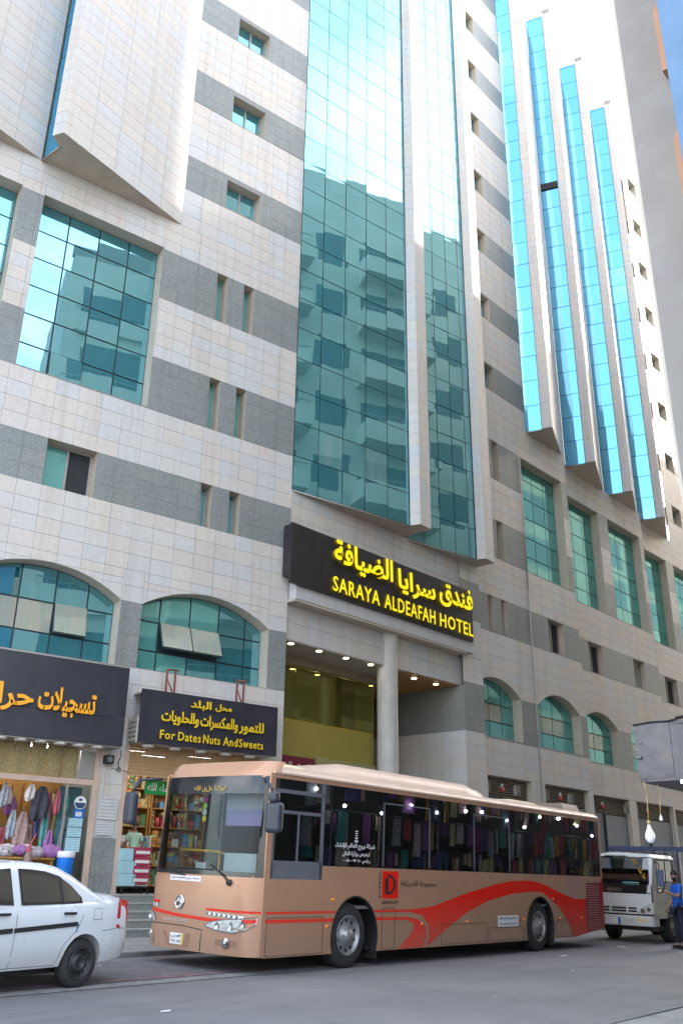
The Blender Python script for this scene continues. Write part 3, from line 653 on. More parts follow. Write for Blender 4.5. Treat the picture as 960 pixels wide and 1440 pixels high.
# ------------------------------------------------------------------ signs
M_SIGN = pbr('dark_sign_panel', (.022, .019, .022), .32, var=.2, ns=1.5, streak=.15); M_SIGNB = pbr('blue_black_sign_panel', (.028, .028, .040), .35, var=.2, ns=1.5, streak=.15)
M_YLET = emit('lit_yellow_lettering', (1, .80, .0), .12, (.85, .62, .0)); M_YSIDE = pbr('yellow_letter_side', (.20, .13, .01), .5)
M_OLET = pbr('orange_lettering', (.85, .36, .015), .4, var=.05); M_OSIDE = pbr('letter_side', (.25, .12, .01), .5); M_YEL2 = pbr('yellow_lettering', (.80, .56, .02), .4, var=.08)
S = thing('hotel_sign', FC @ Matrix.Translation((-.3, -.34, 9.24)), 'long dark hotel sign with glowing yellow Arabic and Latin lettering over the entrance', 'sign')
b = MB(); b.box(-.33, .915, -.42, -.335, 9.25, 11.09); b.box(.925, 4.75, -.42, -.335, 9.25, 11.09); b.box(4.755, 8.63, -.42, -.335, 9.25, 11.09); b.build('sign_panel', M_SIGN, S, FC)
b = MB(); b.box(-.3, 8.6, -.334, -.05, 9.5, 11.06); b.build('sign_case', M_SIGN, S, FC)
for ws, x, wd in (('فندق', 6.55, 1.95), ('سرايا', 4.35, 1.98), ('الضيافة', 1.35, 2.75)):
    o = text('lettering', ws, S, FC, x, 10.12 if ws != 'سرايا' else 10.0, wd, .92 if ws != 'سرايا' else .86, -.50, M_YLET, .09, .03, M_YSIDE)
for ws, x, wd in (('SARAYA', 1.32, 2.14), ('ALDEAFAH', 3.68, 2.62), ('HOTEL', 6.55, 1.92)): text('lettering', ws, S, FC, x, 9.37, wd, .47, -.50, M_YLET, .07, .014, M_YSIDE)
S = thing('shop_sign', FL @ Matrix.Translation((-4.87, -.6, 4.2)), 'wide blue-black shop sign with large orange Arabic lettering', 'sign')
b = MB(); b.box(-12, -4.88, -.6, -.56, 4.86, 6.06); b.box(-12, -4.88, -.6, -.56, 4.22, 4.85); b.build('sign_panel', M_SIGNB, S, FL)
b = MB(); b.box(-12, -4.9, -.56, -.03, 4.19, 4.235); b.box(-12, -4.88, -.61, -.56, 6.06, 6.09); b.box(-12, -4.9, -.56, -.03, 6.03, 6.06); b.build('sign_case', M_ALU, S, FL)
text('lettering', 'تسجيلات', S, FL, -7.02, 4.72, 1.36, .66, -.64, M_OLET, .05, .03, M_OSIDE); text('lettering', 'حراء', S, FL, -8.25, 4.72, 1.13, .62, -.64, M_OLET, .05, .03, M_OSIDE)
M_LED = pbr('white_lamp_cover', (.62, .60, .56), .4)
for k in range(9):
    b = MB(); b.cyl((-5.42 - .445 * k, -.42, 4.15), (-5.42 - .445 * k, -.42, 4.188), .13, .15, 14); b.build('soffit_lamp', M_LED, S, FL)
S = thing('shop_sign', FL @ Matrix.Translation((-2.5, -.6, 4.37)), 'black sign with yellow Arabic and English lettering for dates, nuts and sweets', 'sign')
b = MB(); b.box(-4.5, -.58, -.6, -.55, 4.37, 5.64); b.build('sign_panel', M_SIGNB, S, FL)
b = MB(); b.box(-4.45, -.6, -.54, -.02, 4.39, 4.44); b.box(-4.45, -.6, -.54, -.02, 5.56, 5.6); b.box(-.64, -.6, -.54, -.02, 4.39, 5.6); b.build('sign_case', pbr('beige_metal', (.42, .38, .33), .5), S, FL)
b = MB()
for k in range(5): b.box(-4.52, -4.48, -.52, -.05, 4.42 + .11 * k, 4.50 + .11 * k)
b.box(-4.53, -4.47, -.54, -.50, 4.36, 4.98); b.box(-4.53, -4.47, -.06, -.03, 4.36, 4.98); b.build('side_louvre', pbr('beige_metal', (.4, .38, .33)), S, FL)
for ws, x, z, wd, h_ in (('محل', -2.5, 5.30, .47, .20), ('البلد', -3.2, 5.28, .58, .24), ('للتمور', -1.78, 4.82, .74, .34), ('والمكسرات', -2.9, 4.82, 1.08, .36), ('والحلويات', -3.97, 4.84, 1.02, .35), ('For', -3.97, 4.49, .40, .21), ('Dates', -3.48, 4.49, .62, .21), ('Nuts', -2.79, 4.49, .48, .21), ('And', -2.22, 4.49, .42, .21), ('Sweets', -1.76, 4.49, .72, .21)):
    text('lettering', ws, S, FL, x, z, wd, h_, -.645, M_YEL2, .05, .025 if has_ar(ws) else .01, M_OSIDE)
for k in range(5):
    b = MB(); b.cyl((-4.1 + .72 * k, -.34, 4.30), (-4.1 + .72 * k, -.34, 4.36), .13, .16, 14); b.build('soffit_lamp', M_LED, S, FL)
M_RUST = pbr('rusty_red_steel', (.20, .055, .04), .7, var=.3, ns=12)
for k, x in enumerate((-3.86, -1.84)):
    t = thing('sign_bracket', FL @ Matrix.Translation((x, -.3, 5.6)), ('rusty red steel bracket above the left end of the dates shop sign', 'rusty red steel bracket above the right end of the dates shop sign')[k], 'bracket', 'brackets on top of the dates sign')
    b = MB(); b.box(x - .02, x + .02, -.56, -.52, 5.6, 6.2); b.box(x + .34, x + .38, -.30, -.26, 5.6, 6.28); b.tube([(x, -.54, 6.2), (x + .36, -.28, 6.28), (x + .48, -.2, 6.3)], .022, 6); b.tube([(x + .02, -.52, 5.98), (x + .34, -.3, 5.62)], .016, 6); b.build('steel_frame', M_RUST, t, FL)
# small dark-red sign in the recess
S = thing('entrance_sign', FC @ Matrix.Translation((1.8, 1.4, 4.4)), 'dark red sign with white Arabic lettering in the hotel entrance', 'sign')
b = MB(); b.box(.55, 2.65, 1.36, 1.42, 4.1, 4.78); b.build('sign_panel', pbr('maroon_panel', (.16, .01, .035), .4), S, FC)
text('lettering', 'فندق الضيافة', S, FC, .75, 4.22, 1.7, .4, 1.35, pbr('white_letter', (.75, .75, .75), .4, var=.03), .01, .0)
b = MB(); b.box(0, .5, 1.34, 1.45, .3, 4.85); b.box(2.7, 5.4, 1.34, 1.45, .3, 4.85); b.build('recess_panel', pbr('olive_panel', (.30, .27, .12), .5), HOTEL, FC)

# ------------------------------------------------------------------ opposite side: buildings that shade the street and show in the glass
M_STUC = pbr('grey_stucco', (.33, .30, .275), .9, var=.10, ns=.5, bump=.9, bs=1.1, dirt=(.38, .355, .33)); M_TAN = pbr('tan_render', (.64, .58, .49), .85, var=.08, ns=.6); M_BLUE = pbr('blue_stucco', (.13, .22, .36), .85, var=.14, ns=.8, bump=.8, bs=2.2)
M_ORAN = pbr('orange_trim', (.55, .29, .17), .7); M_WINB = pbr('dark_window', (.13, .15, .16), .3)
def facade_block(name, label, x0, x1, y1, H, mw, mf, balc=True, dep=16, pr=1.25):
    t = thing(name, fr(x0, y1 - 2, -.2), label, 'building')
    b = MB(); b.box(x0, x1, y1 - dep, y1, -.2, H); b.box(x0 - .1, x1, y1 - .25, y1 + .06, H, H + .9); b.build('wall', mw, t)
    b = MB(); b.box(x0 + .02, x1, y1 + .001, y1 + .05, 4.6, H); b.build('front_wall', mf, t)
    nf = int((H - 5) / 3.3); k = 0; x = x0 + .6
    while x < x1 - 3:
        wd = 5.6 if k % 2 == 0 else 2.4
        for f in range(nf):
            z = 5.2 + 3.3 * f
            if k % 2 == 0 and balc:
                q = MB(); q.box(x, x + wd, y1 + .05, y1 + pr, z - .18, z); q.box(x, x + wd, y1 + pr - .12, y1 + pr, z, z + .85); q.box(x, x + .1, y1 + .05, y1 + pr - .12, z, z + .85); q.box(x + wd - .1, x + wd, y1 + .05, y1 + pr - .12, z, z + .85)
                bo = q.build('balcony', M_TAN, t)
                q = MB(); q.box(x, x + wd, y1 + pr - .08, y1 + pr - .04, z + 1.1, z + 1.14)
                for i in range(int(wd / .45)): q.box(x + i * .45, x + i * .45 + .03, y1 + pr - .075, y1 + pr - .045, z + .85, z + 1.1)
                q.build('railing', M_ALU, bo)
            q = MB(); q.box(x + .3, x + wd - .3, y1 + .051, y1 + .07, z + .2 + (.6 if k % 2 else 0), z + 2.4); q.build('window', M_WINB, t)
        x += wd + .3; k += 1
    return t
facade_block('apartment_building', 'tall grey stuccoed building rising beyond the street on the right', 12.4, 17.5, 3.82, 29.0, M_STUC, M_TAN, pr=.24)
ap2 = facade_block('apartment_building', 'tan balconied block further along the near side of the street', 17.5, 49, 3.8, 37.2, M_TAN, M_TAN)
facade_block('apartment_building', 'unseen high block on the near side, made tall to shade the left wing', 49, 61.2, 3.8, 47, M_TAN, M_TAN, False)  # out of view; made tall to keep sun off the left stone wedge
facade_block('apartment_building', 'unseen lower block past the high one, height set for its shadow on the hotel', 61.2, 76, 3.8, 38.7, M_TAN, M_TAN, False)  # out of view; height sets the shadow line on the central bays
facade_block('apartment_building', 'unseen long plain block on the near side, raised to shade the far end of the hotel', 76, 140, 3.8, 41.5, M_TAN, M_TAN, False)  # out of view; raised to lift the shadow edge on the end wall
# the stucco tower is seen against the sky: it goes higher than the frame
b = MB(); b.box(12.4, 17.4, -12, 3.8, 29, 29.4); b.build('roof_slab', M_STUC, D.objects['apartment_building'])
t = thing('blue_building', fr(11.4, 0, -.2), 'bright blue stuccoed building with orange window surrounds at the upper right', 'building')
b = MB(); b.box(10.6, 12.2, -14, 2.645, -.2, 19.5); b.build('wall', M_BLUE, t)
for z0, z1 in ((10.6, 12.75), (14.1, 15.66), (17.3, 18.9)):
    b = MB(); b.prism([(2.65, z0), (3.13, z0), (3.13, z1 - .15), (3.07, z1), (2.65, z1)], (12.2, 12.39), axis='x'); b.build('window_surround', M_ORAN, t)
# ------------------------------------------------------------------ people
M_SKIN = pbr('brown_skin', (.30, .155, .095), .5, var=.08, ns=20, world=False); M_HAIR = pbr('black_hair', (.012, .010, .009), .6, world=False)
M_EYE = pbr('eye_white', (.6, .58, .55), .3)
def skin(name, V, E, mat, parent, M, sub=2, root=0):
    me = D.meshes.new(name); me.from_pydata([v[:3] for v in V], E, []); me.materials.append(mat)
    o = D.objects.new(name, me); COL.objects.link(o); setp(o, parent, M)
    k = o.modifiers.new('skin', 'SKIN'); k.use_smooth_shade = True; k.branch_smoothing = .3
    for i, v in enumerate(V): r = v[3:] if len(v) > 4 else (v[3], v[3]); me.skin_vertices[0].data[i].radius = r; me.skin_vertices[0].data[i].use_root = i == root
    k = o.modifiers.new('s', 'SUBSURF'); k.levels = k.render_levels = sub
    return o
def chain(n, off=0): return [(off + i, off + i + 1) for i in range(n - 1)]
def person(M, label, shirt, trous, armL, armR, legs, beard=False, scale=1., seated=False, lean=0., headturn=0., shoes=None, group=None, thobe=False):
    """armX = [elbow, wrist, palm, curl direction]; legs = [(kneeL, ankleL, toeL), (kneeR, ankleR, toeR)] in local metres, y forward"""
    t = thing('person', M, label, 'person', group); S = M @ Matrix.Scale(scale, 4)
    V = [(0, 0, .95, .14, .11), (0, .005, 1.08, .135, .10), (0, .01 + lean * .4, 1.25, .15, .11), (0, lean, 1.40, .14, .10), (0, lean, 1.49, .06, .06), (0, lean + .015, 1.56, .055, .055)]; E = chain(6)
    for sx, arm in ((-1, armL), (1, armR)):
        b = len(V); V += [(sx * .17, lean, 1.43, .062, .062), (*arm[0], .045, .042), (*arm[1], .027, .03), (*arm[2], .040, .020)]; E += [(3, b), (b, b + 1), (b + 1, b + 2), (b + 2, b + 3)]
    for sx, lg in ((-1, legs[0]), (1, legs[1])):
        b = len(V); V += [(sx * .095, .0, .88, .09, .09), (*lg[0], .062, .062), (*lg[1], .042, .045), (*lg[2], .04, .03)]; E += [(0, b), (b, b + 1), (b + 1, b + 2), (b + 2, b + 3)]
    skin('body', V, E, M_SKIN, t, S)
    H = S @ Matrix.Translation((0, lean + .02, 1.66)) @ Matrix.Rotation(headturn, 4, 'Z')
    b = MB()
    def hf(u, v):
        th = pi * v; ph = 2 * pi * u; r = sin(th); z = cos(th); x = .078 * r * cos(ph); y = .098 * r * sin(ph); zz = .125 * z
        if zz < 0: x *= 1 + zz * 2.4; y = y * (1 + zz * 1.0) + (.0 if y < 0 else .008)
        return (x, y, zz)
    b.grid(hf, 20, 14, 0, True, True)
    b.mesh([(-.014, .095, -.02), (.014, .095, -.02), (0, .092, .03), (0, .122, -.018), (0, .098, -.032)], [(0, 3, 2), (3, 1, 2), (0, 4, 3), (4, 1, 3)], 0, True)
    for sx in (-1, 1):
        b.sphere((sx * .079, -.005, 0), .026, 8, 0, (.35, .7, 1.1)); b.sphere((sx * .03, .085, .022), .013, 8, 1, (1, .6, .7)); b.sphere((sx * .03, .094, .022), .006, 6, 2); b.box(sx * .03 - .018, sx * .03 + .018, .088, .098, .042, .049, 2)
    b.box(-.022, .022, .092, .1, -.058, -.052, 3)
    hd = b.build('head', [M_SKIN, M_EYE, M_HAIR, pbr('lips', (.22, .09, .07), .5)], t, H)
    b = MB()
    def hr(u, v):
        x, y, z = hf(u, v * .52); k = 1.13; return (x * k, y * k - .012, z * 1.1 + (.012 if y < .03 else .03))
    b.grid(hr, 18, 8, 0, True, True); b.build('hair', M_HAIR, hd, H)
    if beard:
        b = MB(); b.grid(lambda u, v: (lambda q: (q[0] * 1.08, q[1] * 1.06 + .004, q[2] * 1.06))(hf(.02 + u * .46, .62 + v * .3)), 10, 5, 0, True, True); b.build('beard', M_HAIR, hd, H)
    # shirt
    V = [(0, 0, .89, .172, .14), (0, .005, 1.02, .16, .128), (0, .01 + lean * .4, 1.25, .168, .125), (0, lean, 1.41, .15, .108), (0, lean, 1.47, .072, .072)]; E = chain(5)
    for sx, arm in ((-1, armL), (1, armR)):
        e = Vector(arm[0]); s0 = Vector((sx * .175, lean, 1.425)); m = s0.lerp(e, .75); b_ = len(V)
        V += [(*s0, .078, .078), (*m, .07, .066)]; E += [(3, b_), (b_, b_ + 1)]
    skin('shirt', V, E, shirt, t, S)
    V = [(0, 0, .93, .162, .132)]; E = []
    for sx, lg in ((-1, legs[0]), (1, legs[1])):
        b_ = len(V); a = Vector(lg[1]); V += [(sx * .095, 0, .86, .105, .105), (*lg[0], .085, .085), (a.x, a.y, a.z + .02, .07, .075)]; E += [(0, b_), (b_, b_ + 1), (b_ + 1, b_ + 2)]
    skin('trousers', V, E, trous, t, S)
    for sx, lg in ((-1, legs[0]), (1, legs[1])):
        a, to = Vector(lg[1]), Vector(lg[2]); d = (to - a); d.z = 0; d.normalize(); m = S @ Matrix.Translation((a.x, a.y, a.z - .09)) @ Matrix.Rotation(-atan2(d.x, d.y), 4, 'Z')
        b = MB(); b.prism([(-.045, -.08), (.045, -.08), (.05, .08), (.035, .19), (-.035, .19), (-.05, .08)], (0, .03)); b.prism([(-.038, -.075), (.038, -.075), (.042, .08), (.03, .175), (-.03, .175), (-.042, .08)], (.03, .085)); b.build('shoe', shoes or M_HAIR, t, m, bevel=.012)
    # hands: five separate fingers each
    for sx, arm in ((-1, armL), (1, armR)):
        w_, p = Vector(arm[1]), Vector(arm[2]); d = (p - w_).normalized(); up = Vector(arm[3]).normalized(); side = d.cross(up).normalized(); b = MB()
        for k, (o_, ln) in enumerate(((-.03, .062), (-.01, .074), (.01, .07), (.03, .055))):
            a0 = p + side * o_ + d * .02; a1 = a0 + d * ln * .55 + up * .008; a2 = a1 + d * ln * .32 + up * .028; b.cyl(a0, a1, .0095, .0085, 7); b.cyl(a1, a2, .0085, .007, 7); b.sphere(a2, .007, 6)
        a0 = w_.lerp(p, .5) - side * .032 * sx; a1 = a0 - side * .03 * sx + d * .03; a2 = a1 + d * .03 + up * .012; b.cyl(a0, a1, .012, .010, 7); b.cyl(a1, a2, .010, .008, 7); b.sphere(a2, .008, 6)
        b.build('hand', M_SKIN, t, S)
    return t
M_POLO = pbr('blue_polo', (.005, .10, .52), .75, var=.12, ns=9, world=False, bump=.2, bs=14); M_NAVY = pbr('navy_trousers', (.012, .014, .030), .8, world=False, bump=.2, bs=12)
stand = [((-.10, .03, .50), (-.11, -.02, .09), (-.12, .1, .05)), ((.10, .04, .50), (.12, .03, .09), (.13, .15, .05))]
PY = 9.12
ped = person(fr(24.42, PY - .06, rz(PY)) @ Matrix.Rotation(radians(48), 4, 'Z'), 'bearded man in a bright blue polo shirt and navy trousers beside the white truck', M_POLO, M_NAVY,
    [(-.25, .10, 1.18), (-.16, .33, 1.27), (-.14, .40, 1.30), (0, 0, 1)], [(.27, -.03, 1.15), (.27, .12, .93), (.27, .17, .86), (-1, 0, 0)], stand, beard=True, headturn=.35)
# white stripe on the trousers, dark phone case on the belt
b = MB(); b.box(-.03, .03, .0, .03, 0, .12); b.build('belt_pouch', M_HAIR, ped, WM[ped.name] @ Matrix.Translation((-.16, .06, .93)))

# ------------------------------------------------------------------ shops in the left wing
M_IN1 = pbr('shop_wall', (.34, .30, .26), .7); M_SHOPF = pbr('shop_floor', (.30, .29, .27), .5); M_OWOOD = pbr('orange_wood', (.42, .20, .045), .5, var=.25, ns=2, isl=.2, streak=.3)
def colr(i): return [(.45, .10, .14), (.12, .13, .30), (.55, .50, .48), (.30, .13, .32), (.60, .42, .40), (.05, .05, .07), (.10, .32, .30), (.55, .30, .08), (.62, .58, .30), (.32, .34, .38)][i % 10]
CM = [pbr('cloth_%s' % n, colr(i), .85, var=.35, ns=14, bump=.3, bs=25) for i, n in enumerate('crimson navy cream plum rose black teal ochre straw slate'.split())]
sh = MB()
sh.box(-13, -5.2, 3.2, 3.3, 1.03, 4.4); sh.box(-5.2, -5.1, .06, 3.3, 1.03, 4.4); sh.box(-13, -5.2, .06, 3.3, 4.35, 4.4); sh.box(-13, -5.2, .06, 3.2, 1.12, 1.2, 1); sh.box(-4.47, -4.43, .06, 3.6, 1.03, 4.4); sh.box(-4.43, -.7, 3.6, 3.7, 1.03, 4.4); sh.box(-.72, -.68, .06, 3.6, 1.03, 4.4); sh.box(-4.43, -.7, .06, 3.6, 4.42, 4.47)
sh.build('shop_interior', [M_IN1, M_SHOPF], HOTEL, FL)
M_PINKF = pbr('pinkish_frame', (.50, .36, .29), .6, var=.12)
b = MB(); b.box(-5.26, -5.12, -.03, .1, 1.03, 4.17); b.box(-4.53, -4.42, -.03, .1, 1.03, 4.37); b.box(-13, -5.26, -.03, .06, 3.36, 3.48); b.build('shop_frame', M_PINKF, HOTEL, FL)
# patterned cloth header of the first shop
m, nt, p, N, L = newmat('patterned_sackcloth'); g = N('ShaderNodeNewGeometry'); v = N('ShaderNodeTexVoronoi'); v.inputs['Scale'].default_value = 14; L(g.outputs['Position'], v.inputs['Vector'])
r = ramp(nt, [(.15, (.19, .14, .06)), (.45, (.33, .26, .13)), (.7, (.25, .19, .09))]); L(v.outputs['Distance'], r.inputs[0]); L(r.outputs[0], p.inputs['Base Color']); p.inputs['Roughness'].default_value = .9; M_SACK = m
t = thing('cloth_header', FL @ Matrix.Translation((-7, 0, 3.5)), 'brown patterned cloth panels stretched over the clothes shop opening', 'awning')
for k in range(14):
    b = MB(); x = -5.68 - .375 * k; b.grid(lambda u, v_: (x + .36 * (u - 1), .02 + .012 * sin(u * pi * 2 + k) + .01 * sin(v_ * 7), 3.5 + .72 * v_), 6, 4); b.build('cloth_panel', M_SACK, t, FL)
b = MB(); b.box(-5.62, -5.27, -.02, .06, 3.5, 4.12); b.build('metal_end_panel', M_ALU, t, FL)
t = thing('shop_shutter', FL @ Matrix.Translation((-2.6, 0, 3.7)), 'half-raised wood-coloured roller shutter over the dates shop', 'shutter')
b = MB(); M_SHW = pbr('tan_shutter', (.42, .26, .13), .55, var=.12, isl=.08)
for k in range(9):
    b = MB(); z = 3.66 + .083 * k; b.prism([(.02, z), (.03, z + .04), (.02, z + .078), (.05, z + .078), (.05, z)], (-4.41, -.73), axis='x'); b.build('slat', M_SHW, t, FL)
def things_box(nm, lab, cat, x, y, z, w_, d, h, m, grp=None, band=None, ang=0.):
    t = thing(nm, FL @ Matrix.Translation((x, y, z)) @ Matrix.Rotation(ang, 4, 'Z'), lab, cat, grp); MM = WM[t.name]
    b = MB(); b.box(-w_ / 2, w_ / 2, -d / 2, d / 2, 0, h); b.build('carton', m, t, MM, .006)
    b = MB(); b.box(-w_ / 2 + .002, w_ / 2 - .002, -.02, .02, h, h + .003)
    if band: b.box(-w_ / 2 + .03, w_ / 2 - .03, -d / 2 - .003, -d / 2, h * .25, h * .6)
    b.build('tape' if not band else 'printed_band', band or M_LED, t, MM); return t
M_CTN = pbr('pale_blue_carton', (.30, .48, .52), .7, var=.06); M_CTR = pbr('maroon_carton', (.30, .025, .06), .6, var=.1)
order = ['bottom', 'second', 'third', 'top']
for k in range(4): things_box('carton', 'maroon carton with a white band, %s in the stack at the dates shop door' % order[k], 'carton', -3.95, -.10, 1.25 + .2 * k, .42, .34, .19, M_CTR, 'maroon cartons stacked at the shop door', M_LED, .03 * (k % 2))
for k in range(3): things_box('carton', 'pale blue carton, %s in the pile beside the pillar' % ['bottom', 'middle', 'top'][k], 'carton', -4.26 - .05 * (k == 2), -.12, 1.2 + (.27, .0, .0)[0] * k, .36 if k < 2 else .26, .30, .265, M_CTN, 'pale blue cartons piled beside the pillar')
t = thing('bench', FL @ Matrix.Translation((-4.1, -.1, 1.03)), 'low dark stand carrying the cartons at the dates shop door', 'stand')
b = MB(); b.box(-4.42, -3.72, -.28, .08, 1.17, 1.2); b.build('top', M_HAIR, t, FL)
for x in (-4.4, -3.76):
    for y in (-.26, .04): b = MB(); b.box(x, x + .03, y, y + .03, 1.03, 1.17); b.build('leg', M_HAIR, t, FL)
def shelf_unit(lab, x0, x1, y, z0, z1, n, mats, frame, seed, cloth=False, d=.38):
    rnd = random.Random(seed); t = thing('shelf_unit', FL @ Matrix.Translation(((x0 + x1) / 2, y, z0)), lab, 'shelves')
    for x in (x0, x1 - .04): b = MB(); b.box(x, x + .04, y, y + d, z0, z1); b.build('side', frame, t, FL)
    b = MB(); b.box(x0, x1, y + d, y + d + .02, z0, z1); b.build('back', frame, t, FL)
    b2 = MB()
    for k in range(n):
        z = z0 + (z1 - z0) * k / n; b = MB(); b.box(x0 + .04, x1 - .04, y, y + d, z, z + .03); b.build('shelf', frame, t, FL); x = x0 + .06; hh = (z1 - z0) / n - .05
        while x < x1 - .12:
            w_ = rnd.uniform(.05, .22) if not cloth else rnd.uniform(.2, .32); h_ = hh * rnd.uniform(.35, .95)
            if cloth:
                q = z + .03
                while q < z + h_: b2.box(x, x + w_ - .02, y + .02, y + d - .05, q, q + .035, rnd.randrange(len(mats))); q += .04
            elif rnd.random() < .35:
                q = z + .03; mi_ = rnd.randrange(len(mats))
                while q < z + hh - .03: hq = rnd.uniform(.04, .09); b2.box(x, x + w_ - .012, y + .02 + rnd.uniform(0, .05), y + .25, q, q + hq - .004, mi_ if rnd.random() < .6 else rnd.randrange(len(mats))); q += hq
            elif rnd.random() < .55: b2.cyl((x + w_ / 2, y + .09, z + .03), (x + w_ / 2, y + .09, z + .03 + h_ * .8), w_ * .42, w_ * .36, 8, rnd.randrange(len(mats)))
            else: b2.box(x, x + w_ - .015, y + .02, y + .25, z + .03, z + .03 + h_, rnd.randrange(len(mats)))
            x += w_
    o = b2.build('packed_goods', mats, t, FL); o['kind'] = 'stuff'; return t
GM = [pbr('goods_%s' % n, c, .45, var=.45, ns=30, isl=.45) for n, c in dict(orange=(.50, .20, .05), yellow=(.50, .42, .12), red=(.36, .04, .04), white=(.50, .48, .42), green=(.13, .26, .10), brown=(.20, .10, .05), blue=(.10, .22, .36), gold=(.42, .30, .12)).items()]
M_GREYM = pbr('grey_metal_shelf', (.16, .17, .19), .5, .3)
shelf_unit('tall shelves of orange and yellow packets at the back of the dates shop', -4.35, -2.5, 2.6, 1.2, 4.1, 6, GM, M_OWOOD, 3)
shelf_unit('shelves of jars and boxes right of the orange packets in the dates shop', -2.45, -.8, 2.6, 1.2, 4.1, 6, GM[::-1], M_OWOOD, 4)
shelf_unit('low counter display of sweets along the left side of the dates shop', -4.1, -2.9, 1.5, 1.2, 2.4, 3, GM, M_LED, 5)
shelf_unit('shelves of jars and packets on the left inner wall of the dates shop', -4.4, -3.5, 1.95, 2.4, 4.0, 4, GM, M_OWOOD, 15)
shelf_unit('grey metal shelves of folded clothes inside the clothes shop, far left', -8.6, -7.3, .9, 1.2, 3.4, 7, CM, M_GREYM, 6, True)
shelf_unit('dark shelves of folded clothes deep inside the clothes shop', -7.3, -6.9, 1.6, 1.2, 3.4, 7, CM, M_GREYM, 8, True)
# wooden display panels with hanging clothes
t = thing('display_wall', FL @ Matrix.Translation((-6.2, 2, 1.2)), 'orange wooden display panels at the back of the clothes shop', 'display')
for k in range(9): b = MB(); b.box(-7.0 + .27 * k, -7.0 + .27 * k + .2, 1.9 - .05 * (k % 2), 1.95, 1.3, 3.45); b.build('board', M_OWOOD, t, FL)
b = MB(); b.box(-7.1, -4.5, 1.96, 2.0, 1.1, 4.2); b.build('backing', M_OWOOD, t, FL)
def garment(x, y, z1, h_, w_, m, lab, grp='clothes hanging in the clothes shop', rnd=random.Random(2)):
    t = thing('garment', FL @ Matrix.Translation((x, y, z1 - h_)), lab, 'clothing', grp); b = MB()
    K = 12
    def fn(u, v): ww = w_ * (.35 + .65 * min(1, v * 2.2)); return (x + (u - .5) * ww, y + .05 * sin(u * 12 + v * 3) * (.3 + v), z1 - h_ * v - .05 * sin(u * 6) * v)
    b.grid(fn, K, 8); b.build('cloth', m, t, FL, solid=.012)
    b = MB(); b.tube([(x, y, z1 + .09), (x, y, z1), (x - w_ * .2, y, z1 - .05)], .008, 5); b.build('hanger', M_GREYM, t, FL)
garment(-6.33, .25, 3.28, .72, .42, CM[5], 'black cloth hanging in the middle of the clothes shop opening')
for k, (x, y, z, h_, w_, c, nm) in enumerate([(-5.98, .7, 3.2, 1.1, .22, 0, 'crimson scarf hanging left of the glass display'), (-6.08, .5, 2.9, .95, .16, 6, 'teal scarf hanging low beside the crimson one'), (-6.1, .9, 3.1, .9, .16, 1, 'navy scarf hanging behind the crimson one'), (-6.5, .8, 2.75, .75, .34, 4, 'rose patterned dress under the black cloth'), (-6.75, 1.0, 3.1, .4, .3, 3, 'plum garment hanging high at the left'), (-7.0, .6, 3.25, .4, .3, 4, 'rose cloth bunched under the header'), (-5.75, 1., 3.2, 1.3, .2, 8, 'straw coloured scarf hanging behind the glass'), (-7.62, .5, 3.3, .9, .25, 2, 'cream garment hanging at the far left'), (-7.35, .4, 3.3, .6, .2, 1, 'navy garment hanging at the far left'), (-6.22, 1.1, 2.5, .9, .25, 4, 'rose garment hanging deep in the clothes shop'), (-6.9, .9, 2.4, .6, .2, 0, 'short crimson garment over the bundles')]): garment(x, y, z, h_, w_, CM[c], nm)
for k, (x, y, z, h_, w_, c, nm) in enumerate([(-6.62, .15, 3.3, .35, .22, 2, 'small cream garment under the header, left of the black cloth'), (-5.92, .3, 3.25, .55, .13, 0, 'narrow crimson scarf in front of the longer one'), (-7.15, .3, 3.3, .5, .2, 9, 'slate garment under the header at the left'), (-6.85, .45, 2.75, .6, .2, 9, 'slate garment hanging low over the bundles'), (-7.5, .8, 2.5, .6, .3, 4, 'rose garment low at the far left'), (-6.0, .35, 2.35, .45, .2, 3, 'plum garment low beside the glass display'), (-5.65, .45, 3.25, .5, .12, 6, 'teal ribbon cloth behind the glass display'), (-5.6, .5, 2.7, .9, .3, 9, 'slate dress behind the blue notices'), (-7.9, .3, 3.3, 1.2, .25, 7, 'ochre robe at the far left edge')]): garment(x, y, z, h_, w_, CM[c], nm)
t = thing('sale_table', FL @ Matrix.Translation((-6.8, .3, 1.2)), 'table heaped with patterned bags and cloth bundles at the clothes shop front', 'table')
b = MB(); b.box(-7.9, -5.95, -.05, .65, 1.72, 1.76); b.build('top', M_OWOOD, t, FL)
for x in (-7.85, -6.02): b = MB(); b.box(x, x + .05, 0, .6, 1.2, 1.72); b.build('leg', M_OWOOD, t, FL)
rnd = random.Random(5)
m, nt, p, N, L = newmat('patterned_bag_cloth'); g = N('ShaderNodeNewGeometry'); v = N('ShaderNodeTexVoronoi'); v.inputs['Scale'].default_value = 22; L(g.outputs['Position'], v.inputs['Vector']); r = ramp(nt, [(0, (.05, .04, .06)), (.35, (.38, .33, .38)), (.6, (.55, .50, .48)), (1, (.22, .12, .25))]); L(v.outputs['Color'], r.inputs[0]); L(r.outputs[0], p.inputs['Base Color']); p.inputs['Roughness'].default_value = .8; M_PATT = m
